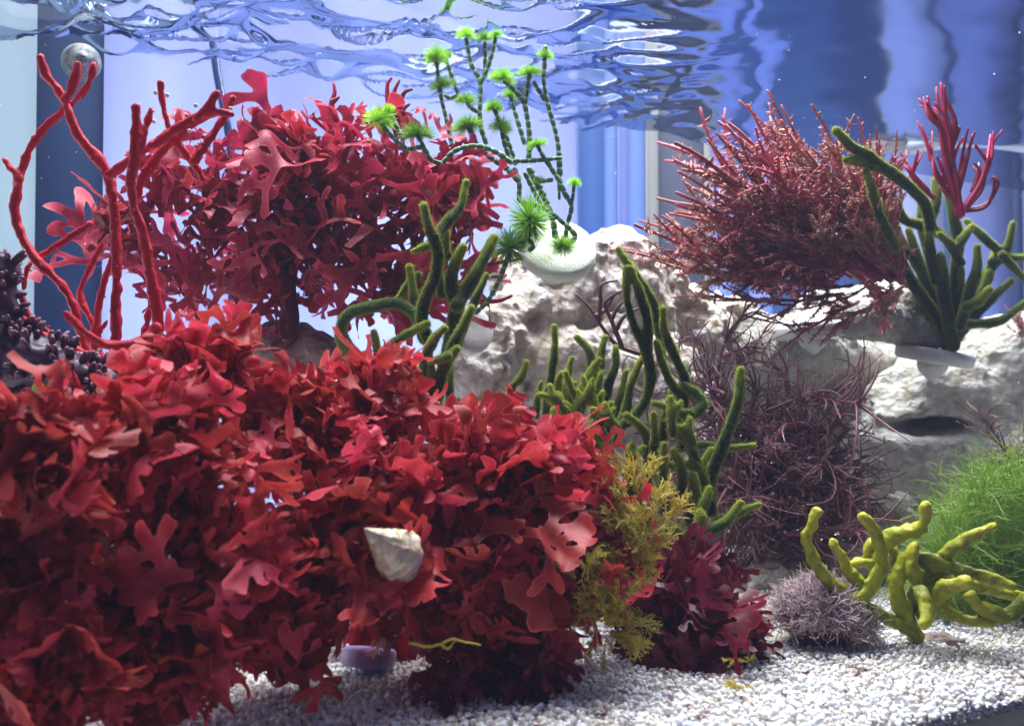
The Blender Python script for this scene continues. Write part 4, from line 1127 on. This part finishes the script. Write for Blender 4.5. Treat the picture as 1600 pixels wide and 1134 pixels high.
for i, (x, y, r, d) in enumerate([(728, 56, 19, .50), (757, 62, 17, .505), (775, 55, 17, .50), (681, 92, 21, .495), (696, 87, 15, .505), (690, 134, 19, .495), (728, 158, 19, .495), (652, 212, 24, .435), (593, 190, 23, .435), (607, 172, 10, .435),
        (731, 198, 23, .48), (771, 170, 17, .485), (782, 201, 19, .485), (785, 124, 22, .485), (828, 114, 19, .485), (797, 150, 15, .50), (852, 88, 17, .485), (839, 227, 14, .48), (897, 287, 12, .49), (842, 284, 13, .48), (828, 345, 30, .455), (796, 386, 31, .455), (879, 383, 24, .48)]):
    o = bpy.data.objects.new('tuft', TM[i % 4]); col.objects.link(o)
    o.parent = min(CYB, key=lambda q: np.linalg.norm(q[1] - P(x, y, d), axis=1).min())[0]
    up = Vector((U(-.4, .4), U(-.5, .1), 1.0)) if i < 20 else Vector((U(-.5, .5), -0.9, U(-.5, .2)))
    q = up.to_track_quat('Z', 'Y').to_matrix().to_4x4()
    o.matrix_basis = Matrix.Translation(Vector(P(x, y, d)) - Vector(cy.location)) @ q @ Matrix.Scale(PX(r, d) * U(0.9, 1.45), 4) @ Matrix.Diagonal((U(.8, 1.15), U(.8, 1.15), U(.7, 1.1), 1))

# ------------------------------------------------------------------ spiny, wiry and hairy weeds
def spiny(seed, n_side=10, spines=60, bend=0.25, r=0.011, side_r=0.7, ydir=1.0, length_side=(0.18, 0.45), spl=(0.02, 0.045), side_ang=(0.4, 0.8), tmax=0.9):
    """unit-length branch along +y with forks and little spines; returns V,F,tip"""
    rs = np.random.RandomState(seed)
    def path(p, dr, L, n=12):
        out = [p]; dr = dr / np.linalg.norm(dr); ax_ = rs.normal(size=3); ax_ /= np.linalg.norm(ax_); turn = bend * rs.uniform(-1, 1)
        for i in range(n - 1):
            dr = dr + np.cross(ax_, dr) * turn / n + rs.normal(size=3) * 0.05; dr /= np.linalg.norm(dr)
            out.append(out[-1] + dr * L / (n - 1))
        return np.array(out)
    axes = [(path(np.zeros(3), np.array([0, 1.0, 0]), 1.0, 18), r)]
    for i in range(n_side):
        t = rs.uniform(0.15, tmax); m = axes[0][0]; k = int(t * 16)
        td = m[k + 1] - m[k]; td /= np.linalg.norm(td)
        sd = rs.normal(size=3); sd -= td * sd.dot(td); sd /= np.linalg.norm(sd)
        axes.append((path(m[k], td * 0.9 + sd * rs.uniform(*side_ang), rs.uniform(*length_side), 9), r * side_r))
    parts = []; tips = []
    for A, rr in axes:
        n = len(A); V, F = tube(A, np.linspace(rr, rr * 0.45, n), 6); parts.append((V, F))
        tips.append(np.concatenate([np.repeat(np.linspace(0, 0.15, n), 6), [0, 0.2]]))
    for i in range(spines):
        A, rr = axes[rs.randint(len(axes))]; k = rs.randint(1, len(A) - 1); f = rs.rand()
        p = A[k] * (1 - f) + A[k - 1] * f; td = A[k] - A[k - 1]; td /= np.linalg.norm(td)
        sd = rs.normal(size=3); sd -= td * sd.dot(td); sd /= np.linalg.norm(sd); dr = sd + td * 0.5
        L = rs.uniform(*spl)
        V, F = tube([p, p + dr * L * 0.6, p + dr * L], [rr * 0.5, rr * 0.38, rr * 0.15], 4, cap=False); parts.append((V, F)); tips.append(np.repeat([0.15, 0.45, 0.6], 4) * rs.uniform(0.3, 1.4))
    V, F = join(parts)
    return V, F, np.clip(np.concatenate(tips), 0, 1)

def spray(parent, meshes, specs, partname):
    org = Vector(parent.location)
    for (base, tipp, me) in specs:
        b = Vector(base); t = Vector(tipp); L = (t - b).length
        o = bpy.data.objects.new(partname, me); col.objects.link(o); o.parent = parent
        nr = Vector((U(-1, 1), U(-1, 1), U(-1, 1)))
        o.matrix_basis = Matrix.Translation(-org) @ frame(t - b, nr, L, b)

SP = []
for i in range(14):
    V, F, tp = spiny(700 + i, n_side=13, spines=430, bend=0.7, r=0.0140, spl=(0.012, 0.034), side_ang=(0.25, 0.6), length_side=(0.12, 0.32), tmax=0.78)
    if i % 5 in (1, 3): tp = np.clip(tp + 0.6 * np.clip(1.15 - V[:, 1], 0, 1), 0, 1)     # silted tan branches with rosy ends
    SP.append(make_mesh('spiny_branch', V, clean(F), M['spiky'], {'tip': tp}))
sw = thing('spiny_seaweed', P(1370, 500, .57), 'rosy and tan spiny bushy seaweed left of the upper right green fingers', 'seaweed')
specs = []
traced = [((1380, 440), (1030, 215)), ((1370, 430), (1080, 215)), ((1350, 400), (1160, 148)), ((1340, 400), (1120, 190)), ((1370, 400), (1180, 175)), ((1390, 400), (1268, 178)), ((1400, 400), (1285, 205)), ((1360, 440), (1040, 300)),
          ((1200, 450), (955, 348)), ((1220, 445), (1025, 345)), ((1230, 450), (1000, 385)), ((1300, 440), (1075, 380)), ((1250, 460), (1040, 430)), ((1400, 440), (1240, 205)), ((1400, 430), (1310, 240)), ((1400, 440), (1340, 260)), ((1400, 440), (1365, 290)), ((1380, 430), (1210, 180)), ((1400, 450), (1300, 500)), ((1400, 450), (1350, 500)),
          ((1410, 420), (1390, 235)), ((1330, 460), (1180, 470)), ((1340, 460), (1250, 500)), ((1380, 430), (1140, 160)), ((1370, 430), (1060, 250))]
for (b, t) in traced:
    for rpt in range(2):
        j = 14 * rpt
        specs.append((P(b[0] + U(-18, 18), b[1] + U(-18, 18), .545 + U(-.012, .012)), P(t[0] + U(-j, 2 * j), t[1] + U(-j, 2 * j), .510 + U(-.025, .015)), SP[rng.randint(14)]))
for i in range(80):      # plumes sweeping up and to the left from the holdfast
    a = R(U(84, 170)); q = U(0.45, 0.84); k = (a - R(84)) / R(86)
    rx, ry = 330, 265 - 30 * k
    tx = 1385 + q * rx * math.cos(a); ty = 450 - q * ry * math.sin(a) - 20 * k
    L = U(0.40, 0.62)
    bx = tx + (1400 - tx) * L + U(-12, 12); by = ty + (455 - ty) * L + U(-12, 12)
    specs.append((P(bx, by, .545 + U(-.03, .03)), P(tx, ty, .512 + U(-.035, .02)), SP[rng.randint(14)]))
spray(sw, SP, specs, 'branch')

# wiry tangle
WR = []
for i in range(18):
    V, F, tp = spiny(900 + i, n_side=10, spines=12, bend=4.2, r=0.0135, side_r=0.75, length_side=(0.25, 0.65), spl=(0.03, 0.09))
    WR.append(make_mesh('wiry_strand', V, clean(F), M['wiry'], {'tip': np.clip(tp + 0.5 * np.clip(V[:, 1] - 0.5, 0, 1), 0, 1)}))
wt = thing('wiry_seaweed', P(1210, 880, .50), 'brown-purple wiry seaweed tangle right of the tall green fingers', 'seaweed', 'wiry seaweeds')
specs = []
for (b, t) in [((1250, 690), (1400, 722)), ((1210, 640), (1400, 560)), ((1200, 640), (1340, 600)), ((1210, 640), (1290, 570)), ((1160, 580), (1215, 485)), ((1140, 590), (1200, 500)), ((1120, 600), (1130, 470)), ((1240, 720), (1350, 740)),
               ((1230, 640), (1330, 580)), ((1190, 690), (1340, 650)), ((1100, 590), (1090, 500)), ((1200, 650), (1365, 630)), ((1210, 660), (1350, 600)), ((1250, 800), (1330, 850)), ((1200, 820), (1180, 930)), ((1230, 820), (1240, 905)), ((1180, 800), (1150, 890)), ((1260, 780), (1300, 870)),
               ((1130, 560), (1190, 480)), ((1100, 560), (1150, 455))]:
    specs.append((P(*b, .49 + U(-.02, .02)), P(t[0], t[1], .48 + U(-.03, .03)), WR[rng.randint(18)]))
for i in range(275):
    a = U(0, 2 * math.pi); q = math.sqrt(U(0.02, 1))
    lower = rng.rand() < 0.88
    cx, cy_, rx, ry = (1218, 768, 106, 92) if lower else (1140, 640, 50, 40)
    bx = cx + rx * 0.7 * q * math.cos(a); by = cy_ + ry * 0.75 * q * math.sin(a)
    b2 = a + U(-1.2, 1.2)
    L = U(42, 78)
    specs.append((P(bx, by, .495 + U(-.045, .04)), P(bx + L * math.cos(b2), by + L * 0.9 * math.sin(b2), .49 + U(-.05, .05)), WR[rng.randint(18)]))
spray(wt, WR, specs, 'strand')
w2 = thing('wiry_seaweed', P(1015, 560, .44), 'thin bare brown wiry sprig left of the tallest green fingers', 'seaweed', 'wiry seaweeds')
for pts in ([(1010, 556), (965, 540), (940, 510), (920, 480), (900, 460)], [(935, 500), (938, 470), (940, 445), (965, 438)], [(972, 542), (955, 500), (945, 475), (960, 460), (972, 455)], [(955, 500), (965, 480), (980, 468)], [(960, 520), (975, 495), (1000, 480)], [(930, 494), (945, 485), (960, 462)]):
    W = catmull([P(x, y, .44) for x, y in pts], 20); V, F = tube(W, np.linspace(PX(4.2, .44), PX(1.6, .44), 20), 7)
    mobj('strand', V, clean(F), M['wiry'], w2)
w3 = thing('wiry_seaweed', P(1600, 745, .48), 'dark wiry sprig at the right edge above the green hair', 'seaweed', 'wiry seaweeds')
spray(w3, WR, [(P(1595 + U(-15, 15), 735 + U(-15, 15), .48), P(1545 + U(0, 70), 640 + U(0, 80), .48 + U(-.03, .03)), WR[rng.randint(18)]) for i in range(22)], 'strand')
w4 = thing('wiry_seaweed', P(1600, 560, .56), 'dark purple tuft at the right edge beside the green fingers', 'seaweed', 'wiry seaweeds')
spray(w4, WR, [(P(1605 + U(-15, 15), 520 + U(-20, 20), .57), P(1570 + U(-5, 60), 470 + U(0, 80), .57 + U(-.02, .02)), SP[rng.randint(14)]) for i in range(16)], 'strand')

# crimson thin weed at upper right
cw = thing('crimson_seaweed', P(1500, 340, .525), 'thin crimson branching seaweed at upper right against the pale wall', 'seaweed')
for pts, r in [([(1500, 338), (1490, 280), (1480, 210), (1470, 130)], 10), ([(1488, 260), (1470, 200), (1448, 158)], 8), ([(1484, 230), (1492, 190), (1476, 150)], 8), ([(1500, 335), (1530, 290), (1548, 250), (1552, 206)], 8), ([(1520, 300), (1530, 268), (1522, 255)], 6), ([(1505, 330), (1540, 320), (1560, 290), (1556, 278)], 5.5),
               ([(1495, 300), (1510, 250), (1520, 210)], 8), ([(1480, 300), (1460, 260), (1440, 195)], 6), ([(1455, 250), (1446, 215)], 5), ([(1450, 300), (1425, 270), (1408, 240)], 6), ([(1425, 272), (1436, 235)], 5), ([(1460, 310), (1430, 285), (1415, 260)], 5), ([(1490, 300), (1484, 250), (1500, 200)], 9), ([(1545, 255), (1530, 235), (1524, 225)], 5), ([(1500, 320), (1480, 290), (1470, 250)], 7), ([(1470, 200), (1455, 180), (1450, 150)], 6)]:
    for rpt in range(3):
        j = 13.0 * rpt; n_ = len(pts)
        W = catmull([P(x + (U(-j, j) * i / n_ if rpt else 0), y + (U(-j, j) * i / n_ if rpt else 0), .525 + (U(-.012, .012) * i / n_ if rpt else 0)) for i, (x, y) in enumerate(pts)], 18)
        V, F = tube(W, np.linspace(PX(r * (.80 - .15 * rpt), .525), PX(r * 0.2, .525), 18), 8)
        mobj('branch', V, clean(F), M['crim'], cw)

# golden weed
GD = []
for i in range(10):
    V, F, tp = spiny(1100 + i, n_side=14, spines=130, bend=1.6, r=0.022, side_r=0.8, length_side=(0.2, 0.5), spl=(0.04, 0.11))
    GD.append(make_mesh('golden_branch', V, clean(F), M['gold'], {'tip': tp}))
gw = thing('golden_seaweed', P(940, 1035, .36), 'feathery golden yellow seaweed between red bush and green fingers', 'seaweed')
specs = []
for (x, y, rx, ry, n, d) in ((992, 785, 36, 58, 30, .340), (982, 870, 42, 48, 26, .326), (950, 985, 44, 50, 36, .320), (905, 905, 34, 40, 10, .320), (1012, 830, 30, 38, 14, .332)):
    for i in range(n):
        a = U(0, 6.28); q = U(0.1, 0.6); bx, by = x + rx * q * math.cos(a), y + ry * q * math.sin(a)
        a2 = a + U(-.8, .8); L = U(28, 62)
        specs.append((P(bx, by, d + U(-.01, .012)), P(bx + L * math.cos(a2), by + L * math.sin(a2) - 12, d + U(-.012, .01)), GD[rng.randint(10)]))
spray(gw, GD, specs, 'branch')
for nm, lab, (x, y), n in (('golden_sprig', 'small golden sprig lying loose on the white gravel', (1155, 1076), 7), ('golden_sprig', 'brown-gold scrap at the foot of the maroon seaweed', (1165, 1035), 5)):
    d = (0.114 - 0.010) * FPX / (y - 600)
    t = thing(nm, P(x, y, d), lab, 'seaweed scrap')
    spray(t, GD, [(P(x + U(-14, 14), y - 2, d), P(x + U(-32, 32), y - U(4, 16), d + U(-.006, .006)), GD[rng.randint(10)]) for i in range(n)], 'branch')
t = thing('twig', P(700, 1005, .30), 'thin pale yellow twig under the red bush', 'twig')
for pts in ([(640, 1003), (665, 1010), (690, 1006), (705, 998), (730, 1003), (752, 1007)], [(690, 1006), (700, 1013), (708, 1004), (712, 997)]):
    W = catmull([P(x, y, .285) for x, y in pts], 24); W = W + rng.normal(size=W.shape) * 0.00012
    V, F = tube(W, np.linspace(PX(2.6, .285), PX(1.4, .285), 24), 6); mobj('strand', V, clean(F), M['gold'], t)

# green hair algae and mauve moss: uncounted filaments, one mesh each
def filaments(n, gen, r, sides=3):
    parts = []; tips = []
    for i in range(n):
        pts = gen(); m = len(pts)
        V, F = tube(pts, np.linspace(r, r * 0.5, m), sides, cap=False); parts.append((V, F)); tips.append(np.repeat(np.linspace(0, 1, m) ** 2 * U(0, 1), sides))
    V, F = join(parts); return V, F, np.concatenate(tips)
def hair_gen():
    x = U(1450, 1680); d = U(.40, .48); q = U(0, 1)
    hx = (x - 1565) / 120.0
    base = P(x, 985 - 300 * U(0, 0.80) * max(0.2, 1 - (min(hx, 0)) ** 2 * 0.75), d)
    out = [base]; dr = np.array([U(-.6, .35), U(-.6, .3), U(0.2, 1.0)]); w = rng.normal(size=3) * 0.5
    L = U(0.012, 0.034)
    for i in range(7):
        dr = dr + w * 0.35 + rng.normal(size=3) * 0.18; dr /= np.linalg.norm(dr); out.append(out[-1] + dr * L / 7)
    return np.array(out)
V, F, tp = filaments(7000, hair_gen, 0.00019)
o = mobj('hair_algae', V, F, M['hair'], origin=P(1580, 985, .43), attrs={'tip': tp})
tag(o, 'mound of fine bright green hair algae at the right edge', 'algae')
def moss_gen():
    v = rng.normal(size=3); v[2] = abs(v[2]) - 0.15; v /= np.linalg.norm(v)
    f = U(0.55, 1.0); c = P(1288, 965, .368)
    base = c + v * f * np.array([PX(80, .368), PX(62, .368), PX(66, .368)])
    if v[2] < 0: base[2] = max(base[2], 0.0085)
    base[2] -= 0.25 * max(0.0, base[0] - c[0])
    out = [base]; dr = v * 0.5 + rng.normal(size=3) * 0.8; L = U(0.004, 0.009)
    for i in range(4):
        dr = dr / np.linalg.norm(dr) + rng.normal(size=3) * 0.45; dr /= np.linalg.norm(dr); out.append(out[-1] + dr * L / 4)
    return np.array(out)
V, F, tp = filaments(4200, moss_gen, 0.00022)
cV, cF = sdf_blobs([(P(1285, 965, .37), (PX(62, .37), PX(46, .37), PX(48, .37)))], 0.0015, 0.004, 0.001, 100)
o = thing('moss_ball', P(1288, 1003, .37), 'mauve mossy ball of fine filaments on the sand-coloured plug', 'seaweed')
a = mobj('filaments', V, F, M['moss'], o, attrs={'tip': tp}); a['kind'] = 'stuff'
mobj('core', cV, cF, M['bumpy'], o)

# ------------------------------------------------------------------ snails
def snail(label, apex, base, r, mat, foot=True, whorls=5, dome=0.0):
    apex = np.array(apex); base = np.array(base); ax = base - apex; H = np.linalg.norm(ax); ax /= H
    a = np.cross(ax, [0, 1, 0.2]); a /= np.linalg.norm(a); b = np.cross(ax, a)
    n, S = 44, 40; V = []
    for i in range(n):
        t = i / (n - 1)
        for k in range(S):
            ph = 2 * math.pi * k / S
            w = (t * whorls - k / S)            # spiral phase
            f = w - math.floor(w)
            rad = r * (0.04 + 0.96 * t) * (0.93 + 0.10 * math.sin(math.pi * f) ** 0.7)
            rad *= 1 + (0.0 if dome else 0.03) * math.sin(ph * 11 + t * 9)
            if dome: rad = r * math.sin(0.5 * math.pi * min(1, 0.06 + t)) * (0.95 + 0.07 * math.sin(math.pi * f) ** 0.7)
            if t > 0.93: rad *= 1 - ((t - 0.93) / 0.07) ** 2 * 0.22
            V.append(apex + ax * H * t + rad * (math.cos(ph) * a + math.sin(ph) * b))
    F = [(i * S + k, i * S + (k + 1) % S, (i + 1) * S + (k + 1) % S, (i + 1) * S + k) for i in range(n - 1) for k in range(S)]
    V += [apex - ax * r * 0.03, base + ax * H * 0.02]
    F += [(len(V) - 2, (k + 1) % S, k) for k in range(S)] + [(len(V) - 1, (n - 1) * S + k, (n - 1) * S + (k + 1) % S) for k in range(S)]
    t_ = thing('snail', base, label, 'snail')
    mobj('shell', V, F, mat, t_)
    if foot:
        V, F = sdf_blobs([(base + ax * r * 0.12, (r * 0.7, r * 0.5, r * 0.62)), (base + ax * r * 0.2 - np.array([0, 0, r * 0.45]), (r * 0.45, r * 0.4, r * 0.4))], r * 0.05, r * 0.2, r * 0.06, 1.2 / r)
        mobj('foot', V, F, M['foot'], t_)
    return t_
snail('cream cone-shaped snail shell nestled in the bright red bush', P(570, 826, .272), P(626, 868, .284), PX(45, .278), M['shell'])
snail('small round grey snail on the back glass at upper left', P(131, 88, .500), P(127, 99, .525), PX(29, .52), M['glassnail'], foot=False, whorls=3, dome=1.0)

# ------------------------------------------------------------------ hose and outlet pipe behind
W = catmull([P(332, 60, .60), P(340, 120, .60), P(354, 190, .60), P(362, 250, .605), P(366, 340, .61), P(362, 470, .62)], 40)
V, F = tube(W, PX(6.5, .6), 10); o = mobj('air_hose', V, clean(F), M['hose'], origin=W[-1]); tag(o, 'thin dark blue air hose hanging behind the antler seaweed', 'hose')
t = thing('outlet_pipe', P(1400, 215, .78), 'pale outlet pipe with grey bracket below the water line at upper right', 'pipe')
W = catmull([P(1410, 232, .78), P(1450, 224, .78), P(1520, 218, .785), P(1600, 226, .79), P(1660, 240, .80)], 30); V, F = tube(W, PX(13, .78), 16); mobj('pipe', V, clean(F), M['pipe'], t)
V, F = sdf_blobs([(P(1398, 205, .78), (PX(22, .78), PX(20, .78), PX(34, .78))), (P(1372, 226, .78), (PX(18, .78), PX(14, .78), PX(12, .78)))], 0.0016, 0.008, 0.001, 80); mobj('bracket', V, F, M['bracket'], t)

# ------------------------------------------------------------------ grit on the leaves and floating specks
def beadset(cs, rs_):
    t = np.array([(1, 0, 0), (-1, 0, 0), (0, 1, 0), (0, -1, 0), (0, 0, 1), (0, 0, -1)], float)
    f = np.array([(0, 2, 4), (2, 1, 4), (1, 3, 4), (3, 0, 4), (2, 0, 5), (1, 2, 5), (3, 1, 5), (0, 3, 5)])
    n = len(cs); jit = rng.uniform(0.6, 1.3, (n, 6, 1))
    V = (t[None] * jit * np.asarray(rs_)[:, None, None] + np.asarray(cs)[:, None]).reshape(-1, 3)
    F = (f[None] + (np.arange(n) * 6)[:, None, None]).reshape(-1, 3)
    return V, F
def on_leaves(tips, n):
    out = []
    for i in range(n):
        s = tips[rng.randint(len(tips))]; v = s['mesh'].vertices[rng.randint(len(s['mesh'].vertices))]
        out.append(np.array(s['M'] @ v.co) + np.array([0, -0.0003, 0.0004]))
    return out
V, F = beadset(on_leaves(tipsA, 420) + on_leaves(tipsB, 160), 0.00014 + 0.0005 * rng.uniform(0, 1, 580) ** 3)
o = mobj('sand_grit', V, F, M['speck'], origin=P(480, 800, .3)); tag(o, 'tiny white sand grit caught on the red leaves', 'grit', kind='stuff')
cs = [P(U(0, 1600), U(20, 900), U(.3, .55)) for i in range(150)]
V, F = beadset(cs, 0.00012 + 0.0004 * rng.uniform(0, 1, 150) ** 3)
o = mobj('water_specks', V, F, M['speck'], origin=P(800, 500, .42)); tag(o, 'tiny pale specks drifting in the water', 'specks', kind='stuff')

# fallen scraps of leaf on the gravel
VV, FF, nn = [], [], 0
for i in range(46):
    px = U(560, 1560); py = U(1000, 1128) if px < 1150 else U(1015, 1100)
    d = (0.114 - 0.0085) * FPX / (py - 600); c = P(px, py, d); c[2] = gz(c[0], c[1]) + 0.0009
    me = blM[rng.randint(len(blM))] if i % 3 else blAf[rng.randint(len(blAf))]
    v = np.empty(len(me.vertices) * 3, np.float32); me.vertices.foreach_get('co', v); v = v.reshape(-1, 3) * [1, 1, 0.4]
    f = np.empty(len(me.loops), np.int32); me.loops.foreach_get('vertex_index', f); f = f.reshape(-1, 3)
    mm = np.array(frame((U(-1, 1), U(-1, 1), 0), (U(-.2, .2), U(-.2, .2), 1), U(0.002, 0.006), c)); v = v @ mm[:3, :3].T + mm[:3, 3]
    VV.append(v); FF.append(f + nn); nn += len(v)
V = np.concatenate(VV)
o = mobj('leaf_scraps', V, np.concatenate(FF), M['maroon'], origin=P(1000, 1080, .31), attrs={'edge': np.zeros(len(V))}); tag(o, 'small dark leaf scraps strewn over the gravel', 'leaf scraps', kind='stuff')

# the faint milkiness of the water
Vb, Fb = box(-1.1, 1.45, -0.12, 0.74, -1.06, 0.60)
o = mobj('haze', Vb, Fb, None, origin=tank(0.2, 0.3, -1.06), smooth=False); tag(o, 'faint blue milky haze filling the aquarium water', 'haze', kind='stuff')
m, nt, out = nodes_of('milky_water')
pv = nd(nt, 'ShaderNodeVolumePrincipled'); pv.inputs['Color'].default_value = (0.62, 0.70, 1.0, 1); pv.inputs['Density'].default_value = 0.05
nt.links.new(pv.outputs[0], out.inputs['Volume']); o.data.materials.append(m)
